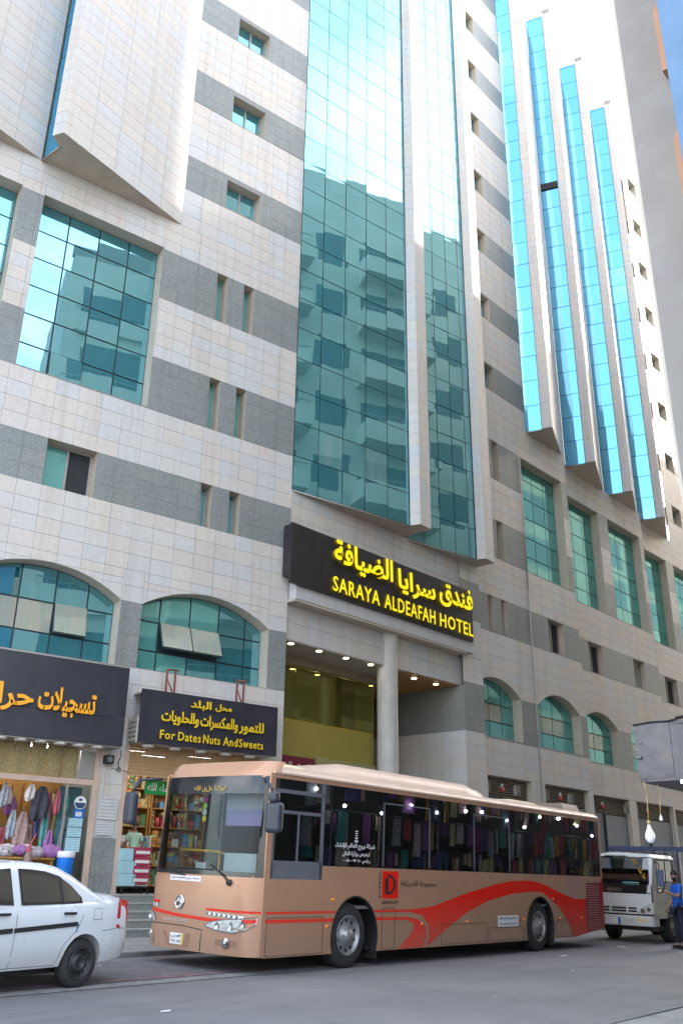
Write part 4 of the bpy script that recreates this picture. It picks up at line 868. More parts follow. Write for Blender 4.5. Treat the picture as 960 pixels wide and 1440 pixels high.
for k in range(16):
    x = -7.75 + .115 * k; mm = [M_PATT, CM[2], M_PATT, CM[3], M_PATT, CM[4]][k % 6]
    o = thing('cloth_bundle', FL @ Matrix.Translation((x, .15 + .2 * (k % 3) - .1, 1.78)), 'soft %s cloth bundle, %s from the left on the clothes shop table' % (['patterned', 'cream', 'patterned', 'plum', 'patterned', 'rose'][k % 6], 'first second third fourth fifth sixth seventh eighth ninth tenth eleventh twelfth thirteenth fourteenth fifteenth sixteenth'.split()[k]), 'bundle', 'cloth bundles heaped on the table')
    b = MB(); rr = rnd.uniform(.13, .2); c0 = Vector((0, 0, .07 + .05 * (k % 2)))
    ph = rnd.random() * 6
    b.grid(lambda u, v_: (c0.x + rr * (1.3 + .12 * sin(u * 19 + ph)) * sin(pi * v_) * cos(2 * pi * u), c0.y + rr * (1.0 + .12 * sin(u * 25 + ph)) * sin(pi * v_) * sin(2 * pi * u), c0.z + rr * .75 * cos(pi * v_) * (1 + .1 * sin(u * 13 + ph))), 20, 10, 0, True, True); b.build('cloth', mm, o, WM[o.name])
t = thing('water_bucket', FL @ Matrix.Translation((-5.74, -.12, 1.03)), 'bright blue plastic bin with a white top beside the glass display', 'bin')
b = MB(); b.lathe([(.0, 1.06), (.15, 1.06), (.19, 1.78)], (-5.74, -.14, 0), 'z', 20); b.build('tub', pbr('blue_plastic', (.01, .16, .62), .35), t, FL)
b = MB(); b.lathe([(.192, 1.77), (.2, 1.78), (.2, 1.9), (.0, 1.9)], (-5.74, -.14, 0), 'z', 20); b.build('lid', pbr('white_plastic', (.68, .68, .72), .4), t, FL)
t = thing('fire_extinguisher', FL @ Matrix.Translation((-6.62, -.2, 1.1)), 'grey brown cylinder with a red collar in front of the sale table', 'extinguisher')
b = MB(); b.lathe([(0, 1.03), (.09, 1.03), (.09, 1.78), (.05, 1.86)], (-6.62, -.22, 0), 'z', 14); b.build('tank', pbr('dull_brown', (.22, .14, .12), .5), t, FL)
b = MB(); b.lathe([(.05, 1.86), (.07, 1.92), (.03, 1.98)], (-6.62, -.22, 0), 'z', 12); b.tube([(-6.62, -.22, 1.96), (-6.5, -.22, 2.25)], .015, 6); b.build('handle', CM[0], t, FL)
t = thing('display_case', FL @ Matrix.Translation((-5.52, .2, 1.03)), 'glass display case with blue notices at the right edge of the clothes shop', 'display case')
b = MB(); b.box(-5.84, -5.27, .0, .012, 1.2, 3.34); b.build('glass_panel', M_CLEAR, t, FL)
b = MB(); b.box(-5.87, -5.83, -.02, .04, 1.03, 3.36); b.build('post', M_ALU, t, FL)
b = MB(); b.box(-5.82, -5.28, .5, .52, 1.2, 3.34); b.build('back_board', pbr('teal_board', (.06, .17, .20), .5, var=.4, ns=4), t, FL)
M_PNOTE = pbr('pale_blue_notice', (.36, .56, .62), .6, var=.05); M_WHITE = pbr('white_paint_flat', (.66, .66, .66), .5, var=.04); M_INK = pbr('dark_print', (.03, .05, .12), .6); M_BLUEN = pbr('blue_notice', (.01, .12, .42), .5)
def notice(lab, x0, x1, z0, z1, y, m, lines=0, ink=None):
    t = thing('notice', FL @ Matrix.Translation(((x0 + x1) / 2, y, z0)), lab, 'notice'); b = MB(); b.box(x0, x1, y, y + .004, z0, z1); b.build('sheet', m, t, FL)
    if lines:
        b = MB()
        for k in range(lines):
            z = z1 - (z1 - z0) * (k + .7) / (lines + .5); xx = x0 + .02
            while xx < x1 - .04: w_ = random.uniform(.015, .05); b.box(xx, min(xx + w_, x1 - .02), y - .002, y, z, z + .008); xx += w_ + .012
        b.build('print', ink or M_INK, t, FL)
notice('pale blue notice with green print on the glass display, lowest', -5.74, -5.40, 1.9, 2.2, -.008, M_PNOTE, 5); notice('pale blue notice on the glass display, second from the bottom', -5.73, -5.40, 2.22, 2.42, -.010, M_PNOTE, 4); notice('pale blue notice on the glass display, directly below the white label', -5.72, -5.4, 2.44, 2.62, -.012, M_PNOTE, 4)
notice('small white label between the round sticker and the blue notices', -5.58, -5.44, 2.66, 2.76, -.012, M_WHITE, 3); notice('deep blue sheet behind the round sticker', -5.62, -5.38, 2.5, 2.95, -.004, M_BLUEN)
t = thing('round_sticker', FL @ Matrix.Translation((-5.5, 0, 2.96)), 'round white and blue sticker near the top of the glass display', 'sticker')
b = MB(); b.cyl((-5.5, -.016, 2.96), (-5.5, -.01, 2.96), .145, .145, 24); b.build('disc', M_WHITE, t, FL)
b = MB(); b.prism([(-5.5 + .13 * cos(a), 2.96 + .13 * sin(a)) for a in [pi + pi * k / 12 for k in range(13)]], (-.02, -.017), axis='y'); b.box(-5.54, -5.46, -.02, -.017, 3.0, 3.05); b.build('print', M_INK, t, FL)
# pier between the shops
notice('large faded white poster on the stone pillar between the shops', -5.06, -4.6, 2.62, 3.12, -.045, pbr('faded_paper', (.50, .49, .48), .7, var=.1, ns=6), 6); notice('creased white poster below it on the pillar', -5.08, -4.64, 2.28, 2.60, -.045, MATS['faded_paper'], 5)
t = thing('wall_speaker', FL @ Matrix.Translation((-4.97, -.1, 3.85)), 'small black loudspeaker on the pillar between the shops', 'speaker'); b = MB(); b.box(-5.08, -4.86, -.2, -.03, 3.86, 4.06); b.build('case', M_HAIR, t, FL, .02); b = MB(); b.cyl((-4.97, -.203, 3.96), (-4.97, -.2, 3.96), .07, .07, 14); b.build('grille', M_GREYM, t, FL)
t = thing('cable', FL @ Matrix.Translation((-4.62, 0, 3.9)), 'loose black cables looping down the pillar above the posters', 'cable'); b = MB()
b.tube([(-4.66 + .03 * sin(k), -.04, 4.2 - .06 * k) for k in range(8)] + [(-4.66 + .05 * cos(a), -.05, 3.76 + .05 * sin(a)) for a in [k * .7 for k in range(9)]], .008, 5); b.tube([(-4.85, -.04, 3.78), (-4.66, -.045, 3.76), (-4.4, -.04, 3.72)], .006, 5); b.build('wire', M_HAIR, t, FL)
# lit lamps inside the shops
for x, y, z in ((-3.9, .9, 4.38), (-3.0, 1.6, 4.38), (-2.0, .9, 4.38), (-1.2, 1.8, 4.38), (-6.2, 1.1, 4.3), (-7.4, 1.4, 4.3), (-8.8, 1.4, 4.3)):
    b = MB(); b.box(x - .3, x + .3, y - .06, y + .06, z - .04, z); b.build('ceiling_lamp', emit('shop_tube', (.93, .98, 1), 7), HOTEL, FL)
t = thing('green_sign', FL @ Matrix.Translation((-3.2, .4, 3.3)), 'green sign with white Arabic lettering inside the dates shop', 'sign')
b = MB(); b.box(-3.72, -2.75, .42, .44, 3.3, 3.63); b.build('panel', pbr('green_panel', (.01, .28, .06), .4), t, FL); text('lettering', 'ما شاء الله', t, FL, -3.66, 3.37, .84, .2, .41, M_WHITE, .004, .01)
M_MINT = pbr('mint_shirt', (.42, .60, .42), .8, world=False); rest_arm = [[(-.27, .0, 1.17), (-.26, .08, .93), (-.26, .11, .85), (1, 0, 0)], [(.27, .0, 1.17), (.26, .08, .93), (.26, .11, .85), (-1, 0, 0)]]
person(FL @ Matrix.Translation((-3.72, .75, 1.2)), 'man in a mint green shirt seen from behind in the dates shop', M_MINT, M_NAVY, rest_arm[0], rest_arm[1], stand, scale=.82)
# ------------------------------------------------------------------ the bus (local: x to the rear, y to the kerb, z up, near front tyre at the origin)
def paint(name, col, rough=.32, metal=.35, dirt=(.22, .17, .13), coat=.5, dz=1.1):
    if name in MATS: return MATS[name]
    m, nt, p, N, L = newmat(name); tc = nt.nodes.new('ShaderNodeTexCoord').outputs['Object']
    n1 = noise(nt, .9, 5, .6, tc); r = ramp(nt, [(.3, tuple(c * .93 for c in col)), (.7, tuple(min(1, c * 1.06) for c in col))]); L(n1.outputs['Fac'], r.inputs[0])
    sp = N('ShaderNodeSeparateXYZ'); L(tc, sp.inputs[0]); n2 = noise(nt, 3, 6, .7, tc)
    mr = N('ShaderNodeMapRange'); mr.inputs['From Min'].default_value = dz; mr.inputs['From Max'].default_value = .1; L(sp.outputs['Z'], mr.inputs[0])
    mu = N('ShaderNodeMath'); mu.operation = 'MULTIPLY'; L(mr.outputs[0], mu.inputs[0]); L(n2.outputs['Fac'], mu.inputs[1])
    L(mixc(nt, mu.outputs[0], r.outputs[0], dirt), p.inputs['Base Color'])
    r3 = ramp(nt, [(.3, (rough * .8,) * 3), (.75, (min(1, rough * 1.5),) * 3)]); L(n2.outputs['Fac'], r3.inputs[0]); L(r3.outputs[0], p.inputs['Roughness'])
    p.inputs['Metallic'].default_value = metal; p.inputs['Coat Weight'].default_value = coat; p.inputs['Coat Roughness'].default_value = .05
    n4 = noise(nt, 1.6, 3, .5, tc); L(bumpn(nt, n4.outputs['Fac'], .05, .05), p.inputs['Normal'])
    if name.startswith(('red', 'crim')): p.inputs['Specular IOR Level'].default_value = .12
    MATS[name] = m; return m
M_COP = paint('copper_paint', (.46, .25, .155), .36, .3); M_RED = paint('red_stripe_paint', (.70, .012, .004), .5, 0, coat=0.); M_CRIM = paint('crimson_paint', (.30, .006, .022), .4, 0, coat=.2); M_ROOF = paint('pale_roof_paint', (.55, .40, .32), .5, .1, (.35, .27, .2), .2)
M_BLK = pbr('black_rubber', (.012, .012, .013), .6, world=False); M_TYRE = pbr('tyre_rubber', (.022, .022, .024), .8, var=.3, ns=8, world=False, bump=.3, bs=40); M_RIM = pbr('steel_rim', (.30, .30, .31), .4, .6, var=.2, ns=6, world=False, dirt=(.12, .10, .08)); M_DRIM = pbr('dark_steel_rim', (.05, .05, .055), .5, .5, world=False)
M_CHR = pbr('chrome', (.6, .6, .62), .12, .95, var=.05); M_LAMPG = pbr('headlamp_glass', (.52, .54, .52), .10, .15, var=.2, ns=9, spec=.8, world=False); M_ORG = pbr('orange_reflector', (.85, .22, .01), .3, spec=.8); M_MIR = pbr('mirror_housing', (.028, .033, .048), .4); M_YPOLE = pbr('yellow_pole', (.75, .42, .01), .4); M_SEAT = pbr('seat_cloth', (.16, .20, .30), .8); M_INT = pbr('bus_interior', (.14, .14, .14), .7); M_GREYF = pbr('grey_window_rubber', (.10, .11, .13), .5)
BM = Matrix.Translation((12.97, 10.48, 0)) @ Matrix.Rotation(radians(2.1), 4, 'X'); BW = 2.5
BUS = thing('city_bus', BM, 'copper coloured city bus with a red swoosh, parked along the kerb', 'bus')
def bp(name, b, m, par=None, **k): return b.build(name, m, par or BUS, BM, **k)
def arcpts(cx, cz, r, zc, n=14):
    a0 = math.acos(max(-1, min(1, (zc - cz) / r)))  # from vertical
    return [(cx + r * sin(-a0 + 2 * a0 * i / n), cz + r * cos(-a0 + 2 * a0 * i / n)) for i in range(n + 1)]
def side(y0, y1, near):
    b = MB(); pts = [(-1.93, .24)] + arcpts(.27, .48, .62, .24) + arcpts(6.86, .48, .61, .24) + [(8.47, .24), (10.16, .40), (10.16, 1.565)]
    pts += [(-.66, 1.565), (-.66, 1.35), (-1.93, 1.35)] if near else [(-1.93, 1.35)]
    b.prism(pts[::-1], (y0, y1), axis='y')
    b.box(-1.93, 10.16, y0, y1, 2.86, 2.92); b.box(-1.93, -1.885, y0, y1, 1.35, 2.87); b.box(10.1, 10.16, y0, y1, 1.56, 2.87)
    return b
bp('side_panel', side(0, .04, True), M_COP); bp('side_panel', side(BW - .04, BW, False), M_COP)
# front: surface x = X(y, z)
def FX(y, z):
    t = abs(2 * y / BW - 1); x = -1.95 - .24 * (1 - t ** 12) - .08 * (1 - t * t)
    if z > 1.37: x += (z - 1.37) * .055 + max(0, z - 2.75) ** 2 * 1.3
    if z < .75: x += (.75 - z) * .04
    return x
def fsurf(b, y0, y1, z0, z1, nu=28, nv=10, off=0., mi=0):
    b.grid(lambda u, v: (FX(y0 + (y1 - y0) * (.5 - .5 * cos(pi * u) * (1 if True else 0)), z0 + (z1 - z0) * v) - off, y0 + (y1 - y0) * (.5 - .5 * cos(pi * u)), z0 + (z1 - z0) * v), nu, nv, mi, True, True)
b = MB(); b.grid(lambda u, v: (lambda y, z: (FX(y, z) if 0 < y < BW else -1.93, y, z))((.5 - .5 * cos(pi * u)) * BW, (.25 + .03 * 0) + 1.14 * v), 36, 12, 0, True, True); bp('front_panel', b, M_COP)
b = MB(); b.grid(lambda u, v: (lambda y, z: (FX(y, z), y, z))((.5 - .5 * cos(pi * u)) * BW, 2.86 + .26 * v), 36, 6, 0, True, True); bp('front_header', b, M_COP)
b = MB(); ys = [.02, .06, .14]
def fstrip(b, poly, off=.006, mi=0, n=1):
    b.poly([(FX(y, z) - off, y, z) for y, z in poly], mi)
def fband(b, pts, wz, off=.006, mi=0):
    P = []
    for (ya, za), (yb, zb) in zip(pts[:-1], pts[1:]):
        n = max(1, int(abs(yb - ya) / .06) + 1)
        for i in range(n): t = i / n; P.append((ya + (yb - ya) * t, za + (zb - za) * t))
    P.append(pts[-1])
    for (ya, za), (yb, zb) in zip(P[:-1], P[1:]): b.poly([(FX(ya, za - wz) - off, ya, za - wz), (FX(yb, zb - wz) - off, yb, zb - wz), (FX(yb, zb + wz) - off, yb, zb + wz), (FX(ya, za + wz) - off, ya, za + wz)][::-1] if yb > ya else [(FX(ya, za - wz) - off, ya, za - wz), (FX(yb, zb - wz) - off, yb, zb - wz), (FX(yb, zb + wz) - off, yb, zb + wz), (FX(ya, za + wz) - off, ya, za + wz)], mi)
def fpatch(b, y0, y1, z0, z1, off=.006, mi=0):
    n = max(2, int((y1 - y0) / .08)); m_ = max(2, int((z1 - z0) / .15))
    b.grid(lambda u, v: (FX(y0 + (y1 - y0) * u, z0 + (z1 - z0) * v) - off, y0 + (y1 - y0) * u, z0 + (z1 - z0) * v), n, m_, mi, True, True)
b = MB(); fpatch(b, .035, BW - .035, 1.37, 2.87, .0); ws = bp('windscreen', b, M_WSC)
b = MB()
for y0, y1, z0, z1 in ((.02, .09, 1.36, 2.88), (BW - .09, BW - .02, 1.36, 2.88), (.09, BW - .09, 1.36, 1.43), (.09, BW - .09, 2.60, 2.88)): fpatch(b, y0, y1, z0, z1, .004)
bp('windscreen_border', b, pbr('black_ceramic', (.010, .011, .014), .12, spec=.6), ws)
b = MB(); b.box(-1.99, -1.95, .3, 1.7, 2.66, 2.86); bp('destination_board', b, pbr('blank_destination_glass', (.03, .035, .045), .1))
# vertical corner panels behind the curved front edge
for y in (0, BW):
    b = MB(); b.box(-2.0, -1.93, y - .0 if y == 0 else y - .03, y + .03 if y == 0 else y, .25, 2.93); bp('corner_post', b, M_COP)
# roof
prof = [(0, 2.90), (.03, 2.97), (.12, 3.04), (.35, 3.09), (.8, 3.12), (1.25, 3.13), (1.7, 3.12), (2.15, 3.09), (2.38, 3.04), (2.47, 2.97), (2.5, 2.90)]
def roofp(u, v):
    k = v * 10; i = min(9, int(k)); t = k - i; y = prof[i][0] * (1 - t) + prof[i + 1][0] * t; z = prof[i][1] * (1 - t) + prof[i + 1][1] * t
    x = -2.05 + 12.22 * u
    if u == 0: x = FX(y, 3.1) + .02; z = min(z, 3.10)
    return (x, y, z)
b = MB(); b.grid(roofp, 24, 20, 0, True); bp('roof', b, M_ROOF)
b = MB(); b.box(-1.93, 10.18, -.02, .015, 2.925, 2.955); b.box(-1.93, 10.18, BW - .015, BW + .02, 2.925, 2.955); bp('gutter', b, M_ROOF)
b = MB(); b.grid(lambda u, v: (10.16 + .08 * sin(pi * v) * (1 - abs(2 * u - 1) ** 6), (u) * BW, .42 + 2.52 * v), 16, 10, 0, True, False); bp('rear_panel', b, M_COP)
b = MB(); b.box(10.245, 10.26, .3, BW - .3, 1.6, 2.7); bp('rear_window', b, M_TINT)
def pod(x0, x1, y0, y1, z0, z1, tx=.5, ty=.25):
    b = MB()
    def f(u, v):
        x = x0 + (x1 - x0) * u; y = y0 + (y1 - y0) * v; h = min(1, u * (x1 - x0) / tx, (1 - u) * (x1 - x0) / tx, v * (y1 - y0) / ty, (1 - v) * (y1 - y0) / ty); h = sin(pi / 2 * max(0, h)); return (x, y, z0 + (z1 - z0) * h)
    b.grid(f, 40, 16, 0, True); return b
bp('air_conditioner', pod(-.35, 5.5, .4, 2.1, 3.05, 3.33, .9), M_ROOF, weld=True)
M_CREAM = pbr('cream_hatch', (.62, .52, .33), .6)
bp('roof_hatch', pod(-1.45, -.45, .5, 1.5, 3.08, 3.19, .3), M_CREAM, weld=True); bp('roof_hatch', pod(6.6, 8.1, .5, 1.7, 3.08, 3.19, .3), M_CREAM, weld=True)
bp('roof_vent', pod(8.75, 9.85, .3, 1.9, 3.04, 3.24, .12, .1), pbr('brown_vent', (.20, .14, .11), .6), weld=True)
# side glass: near side
wx = [-.64, -.46, .99, 2.53, 4.08, 5.59, 7.36, 9.09, 10.1]
for i in range(len(wx) - 1):
    b = MB(); b.box(wx[i] + .008, wx[i + 1] - .008, .004, .012, 1.575, 2.855); bp('side_window', b, M_TINT)
b = MB()
for x in wx[1:-1]: b.box(x - .008, x + .008, .0, .03, 1.57, 2.86)
b.box(-.64, 10.1, .02, .03, 2.7, 2.86); bp('window_pillar', b, M_BLK)
for a, c in ((1.02, 2.51), (4.11, 5.57)):
    b = MB()
    for x in (a, c - .025): b.box(x, x + .025, -.004, .004, 1.6, 2.68)
    b.box(a, c, -.004, .004, 2.66, 2.685); bp('sliding_frame', b, M_GREYF)
b = MB(); b.box(-1.88, -.67, .01, .016, 1.39, 2.66); bp('driver_window', b, M_CARGL)
b = MB()
for bx in ((-1.885, -.66, 1.35, 1.62), (-1.885, -.66, 2.64, 2.70), (-1.885, -1.84, 1.35, 2.7), (-.72, -.64, 1.35, 2.87), (-1.885, -.66, 2.33, 2.38), (-1.3, -1.26, 1.62, 2.33)): b.box(bx[0], bx[1], .0, .014, bx[2], bx[3])
bp('driver_window_frame', b, M_GREYF); b = MB(); b.box(-1.88, -.67, .012, .02, 2.7, 2.86); bp('upper_strip', b, M_TINT)
# far side glass and door
b = MB(); b.box(-.6, 10.1, BW - .012, BW - .004, 1.4, 2.86); bp('side_window', b, M_TINT); b = MB(); b.box(-1.88, -.62, BW - .012, BW - .004, 1.4, 2.86); bp('door_glass', b, M_CLEAR)
b = MB()
for x in (-1.0, -.6, 1, 2.5, 4.1, 5.6, 7.4, 9.1): b.box(x, x + .05, BW - .03, BW - .0, 1.4, 2.86)
bp('window_pillar', b, M_BLK)
# stripes
def decal(name, pts, m, dy=.004): b = MB(); b.poly([(x, -dy, z) for x, z in pts]); bp(name, b, m)
decal('stripe', [(-1.93, .85), (-.24, .85), (-.26, .88), (-1.93, .88)], M_RED); decal('stripe', [(-1.93, .72), (-.305, .72), (-.29, .77), (-1.93, .77)], M_RED)
decal('swoosh', [(.79, .85), (1.85, .845), (2.25, .79), (2.48, .62), (2.50, .40), (2.42, .25), (3.11, .55), (3.83, .82), (4.6, 1.02), (5.59, 1.16), (6.56, 1.21), (7.0, 1.19), (7.4, 1.04), (7.75, .90), (8.06, .68), (8.3, .45), (8.47, .25), (9.14, .31), (9.14, 1.06), (8.7, 1.05), (8.2, 1.12), (7.7, 1.22), (7.23, 1.33), (6.8, 1.40), (6.3, 1.43), (5.6, 1.41), (5.01, 1.35), (3.83, 1.17), (2.91, .99), (2.51, .92), (1.89, .885), (.79, .885)], M_RED)
decal('swoosh', [(.83, .72), (1.75, .715), (2.0, .66), (1.99, .56), (1.78, .39), (1.49, .25), (2.30, .25), (2.40, .40), (2.38, .60), (2.1, .72), (1.77, .765), (.85, .77)], M_RED)
decal('rear_quarter', [(9.145, .31), (10.155, .41), (10.155, 1.52), (9.95, 1.4), (9.55, 1.18), (9.145, 1.06)], M_CRIM)
b = MB(); fband(b, [(2.47, .81), (2.14, .785), (1.7, .75), (1.28, .735), (.87, .72), (.4, .725), (.04, .745)], .024); fband(b, [(.95, .868), (.02, .866)], .016); fband(b, [(2.5, .93), (2.1, .925)], .017); bp('front_stripe', b, M_RED)
b = MB(); fband(b, [(.94, .815), (.2, .785)], .022); fband(b, [(2.5, .872), (2.1, .868)], .022); ch = bp('chevron_strip', b, M_WHITE)
b = MB()
for k in range(7):
    y = .88 - .1 * k; z = .813 - .004 * k
    for s_ in (-1, 1): fstrip(b, [(y, z), (y + .035, z + .02 * s_), (y + .07, z + .02 * s_), (y + .035, z)][::s_], .010)
for k in range(4):
    y = 2.46 - .1 * k; z = .870
    for s_ in (-1, 1): fstrip(b, [(y, z), (y - .035, z + .02 * s_), (y - .07, z + .02 * s_), (y - .035, z)][::-s_], .010)
bp('chevrons', b, M_BLK, ch)
# headlights, fog lamps, bumper seams, plate, emblem
for nm, pl in (('headlight', [(.95, .63), (.86, .69), (.6, .735), (.3, .765), (.04, .80), (.045, .70), (.15, .62), (.38, .565), (.7, .585)]), ('headlight', [(2.18, .60), (2.2, .70), (2.36, .80), (2.47, .79), (2.47, .62)])):
    b = MB(); c = (sum(p[0] for p in pl) / len(pl), sum(p[1] for p in pl) / len(pl))
    for i in range(len(pl)):
        p, q = pl[i], pl[(i + 1) % len(pl)]; pm, qm = ((p[0] + c[0]) / 2, (p[1] + c[1]) / 2), ((q[0] + c[0]) / 2, (q[1] + c[1]) / 2)
        fstrip(b, [p, q, qm, pm], .014); fstrip(b, [pm, qm, c], .02)
    h = bp(nm, b, M_LAMPG, weld=True); b = MB()
    for i in range(len(pl)): fband(b, [pl[i], pl[(i + 1) % len(pl)]], .006, .016)
    bp('lamp_rim', b, M_GREYF, h)
    b = MB()
    for (y, z, r) in ((.68, .65, .05), (.42, .66, .06), (.2, .70, .045)) if c[0] < 1 else ((2.33, .70, .055),):
        b.lathe([(r, -.024), (r * .6, -.02), (0, -.018)], (FX(y, z), y, z), 'x', 14)
    bp('reflector', b, M_CHR, h)
b = MB(); fband(b, [(2.5, .585), (2.2, .60), (1.47, .60), (1.0, .565)], .006, .003); fband(b, [(1.0, .565), (1.03, .5), (1.05, .27)], .01, .003)
for (za, zb) in ((.56, .45), (.45, .27)): pass
bp('bumper_seam', b, M_BLK)
b = MB(); b.box(FX(1.04, .4) - .004, FX(1.04, .4) + .002, 1.03, 1.045, .27, .57); b.box(FX(2.2, .4) - .004, FX(2.2, .4), 2.19, 2.2, .3, .6); bp('bumper_seam', b, M_BLK)
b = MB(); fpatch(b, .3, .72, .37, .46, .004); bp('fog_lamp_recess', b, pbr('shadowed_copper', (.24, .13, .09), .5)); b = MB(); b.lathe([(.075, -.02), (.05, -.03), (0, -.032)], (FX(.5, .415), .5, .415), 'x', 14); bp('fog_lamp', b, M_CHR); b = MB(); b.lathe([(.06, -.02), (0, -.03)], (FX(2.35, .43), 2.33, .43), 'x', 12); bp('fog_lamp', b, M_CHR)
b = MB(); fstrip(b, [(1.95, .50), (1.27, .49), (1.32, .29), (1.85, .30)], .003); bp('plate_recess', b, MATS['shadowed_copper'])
b = MB(); b.box(FX(1.6, .4) - .012, FX(1.6, .4) - .004, 1.44, 1.74, .325, .485); b.box(FX(1.6, .4) - .0125, FX(1.6, .4) - .003, 1.44, 1.475, .325, .485, 1); pl_ = bp('number_plate', b, [M_WHITE, pbr('plate_yellow', (.7, .5, .05), .5)])
def ftext(name, s, y_left, z, w_, h_, mat, off=.016, bold=.01, parent=None, flat=True):
    # on the front: reading left to right runs towards -y
    vs, fs = text_geo(s, w_, h_, .002, bold); b = MB(); xf = FX(y_left - w_ / 2, z)
    b.mesh([((xf if flat else FX(y_left - p[0], z)) - off + p[1], y_left - p[0], z + p[2]) for p in vs], fs); return bp(name, b, mat, parent)
M_PRINT = pbr('dark_blue_print', (.02, .03, .10), .5)
ftext('plate_print', '٧٧٤٥  ق ر ب', 1.73, .41, .25, .055, M_PRINT, .014, .02, pl_); ftext('plate_print', '7745 XRB', 1.73, .345, .25, .045, M_PRINT, .014, .02, pl_)
b = MB(); b.lathe([(.105, -.018), (.095, -.03), (.082, -.018)], (FX(1.57, .94), 1.57, .94), 'x', 24); b.lathe([(.082, -.012), (0, -.014)], (FX(1.57, .94), 1.57, .94), 'x', 20)
b.tube([(FX(1.57, .94) - .02, 1.64, .89), (FX(1.57, .94) - .02, 1.57, .99), (FX(1.57, .94) - .02, 1.50, .89)], .012, 6); b.tube([(FX(1.57, .94) - .02, 1.60, .9), (FX(1.57, .94) - .02, 1.52, .97)], .01, 6); bp('emblem', b, M_CHR)
b = MB(); fpatch(b, 1.12, 1.88, 1.255, 1.335, .006); st = bp('name_sticker', b, M_WHITE); ftext('sticker_print', 'شركة بروج العالم للنقل', 1.85, 1.275, .70, .04, pbr('purple_print', (.16, .03, .12), .5), .012, .01, st, False)
ftext('badge_print', 'KINGLONG', 1.9, .655, .55, .035, M_CHR, .012, .01)
# wipers
b = MB(); x = FX(.5, 1.3) - .03; b.tube([(x, .50, 1.27), (x + .0, .62, 1.36), (x + .02, .95, 1.52)], .014, 6); b.tube([(x - .01, .9, 1.44), (x - .01, 1.7, 1.46)], .01, 5); b.lathe([(.05, 0), (.04, -.04), (0, -.045)], (x + .02, .50, 1.27), 'x', 10); b.tube([(x, 1.5, 1.34), (x, 2.3, 1.40), (x + .05, 2.44, 1.34)], .012, 6); bp('wiper', b, M_BLK)
# mirrors
b = MB(); b.tube([(-2.1, .05, 2.82), (-2.35, -.22, 2.80), (-2.42, -.45, 2.62), (-2.42, -.5, 2.45)], .025, 8); m1 = bp('mirror', b, M_MIR)
b = MB(); b.box(-2.50, -2.34, -.66, -.37, 2.0, 2.44); bp('mirror_housing', b, M_MIR, m1, bevel=.06, seg=3); b = MB(); b.box(-2.50, -2.36, -.58, -.42, 2.43, 2.60); bp('small_mirror', b, M_MIR, m1, bevel=.05, seg=3)
b = MB(); b.tube([(-2.15, 2.45, 2.86), (-2.5, 2.62, 2.82), (-2.6, 2.68, 2.6)], .025, 8); m1 = bp('mirror', b, M_MIR); b = MB(); b.box(-2.68, -2.52, 2.54, 2.80, 2.08, 2.62); bp('mirror_housing', b, M_MIR, m1, bevel=.07, seg=3)
# side details
for x, z in ((-.33, 1.05), (-.46, .65), (2.26, .64), (3.82, .65), (6.12, .65), (7.48, 1.06), (7.8, .65), (8.9, .65)): b = MB(); b.sphere((x, -.0, z), .05, 10, 0, (1.0, .35, .55)); bp('side_marker', b, M_ORG)
def seam(x0, x1, z0, z1):
    b = MB(); w_ = .0045
    for q in ((x0, x1, z0, z0 + w_ * 2), (x0, x1, z1 - w_ * 2, z1), (x0, x0 + w_ * 2, z0 + .01, z1 - .01), (x1 - w_ * 2, x1, z0 + .01, z1 - .01)): b.box(q[0], q[1], -.006, .0, q[2], q[3])
    bp('panel_seam', b, pbr('seam_shadow', (.10, .055, .04), .6))
seam(-1.9, -.56, .26, .80); seam(1.03, 1.41, .26, .92); seam(2.9, 4.6, .27, .62); seam(4.7, 6.1, .27, .52); seam(7.6, 8.4, .27, .62)
b = MB()
for k in range(17): b.prism([(-.012, .47 + .055 * k), (-.002, .50 + .055 * k), (-.002, .47 + .055 * k)], (9.24, 9.92), axis='x')
bp('engine_louvre', b, pbr('louvre_red', (.42, .10, .10), .4)); b = MB(); b.box(9.22, 9.94, -.0055, -.0045, .45, 1.42); bp('louvre_back', b, pbr('louvre_dark', (.10, .01, .02), .6))
def stext(s, x, z, w_, h_, mat, off=.008, bold=.012, parent=None, name='lettering'):
    vs, fs = text_geo(s, w_, h_, .002, bold); b = MB(); b.mesh([(x + p[0], -off + p[1], z + p[2]) for p in vs], fs); return bp(name, b, mat, parent)
decal('logo_square', [(1.01, 1.07), (1.49, 1.07), (1.49, 1.52), (1.01, 1.52)], M_RED, .006)
b = MB(); arc_o = [(1.13 + .29 * sin(a) ** 1.0 * 1.0, 1.30 + .175 * cos(a)) for a in [pi * k / 14 for k in range(15)]]; arc_i = [(1.17 + .17 * sin(a), 1.30 + .125 * cos(a)) for a in [pi * k / 14 for k in range(14, -1, -1)]]
for k in range(14): b.poly([(q[0], -.009, q[1]) for q in (arc_o[k], arc_o[k + 1], arc_i[13 - k], arc_i[14 - k])][::-1])
b.poly([(q[0], -.0095, q[1]) for q in ((1.09, 1.14), (1.19, 1.16), (1.19, 1.42), (1.09, 1.40))]); bp('logo_letter', b, M_BLK)
M_DPR = pbr('dark_lettering', (.05, .03, .025), .5); stext('GROUP', 1.0, .98, .5, .055, M_DPR, .008, .02); stext('مجموعة الضيافة', 1.57, 1.25, 1.15, .13, M_DPR, .008, .0)
for k, ch_ in enumerate('DEEFAH'): stext(ch_, .915, 1.46 - .078 * k, .05, .05, M_DPR, .008, .02)
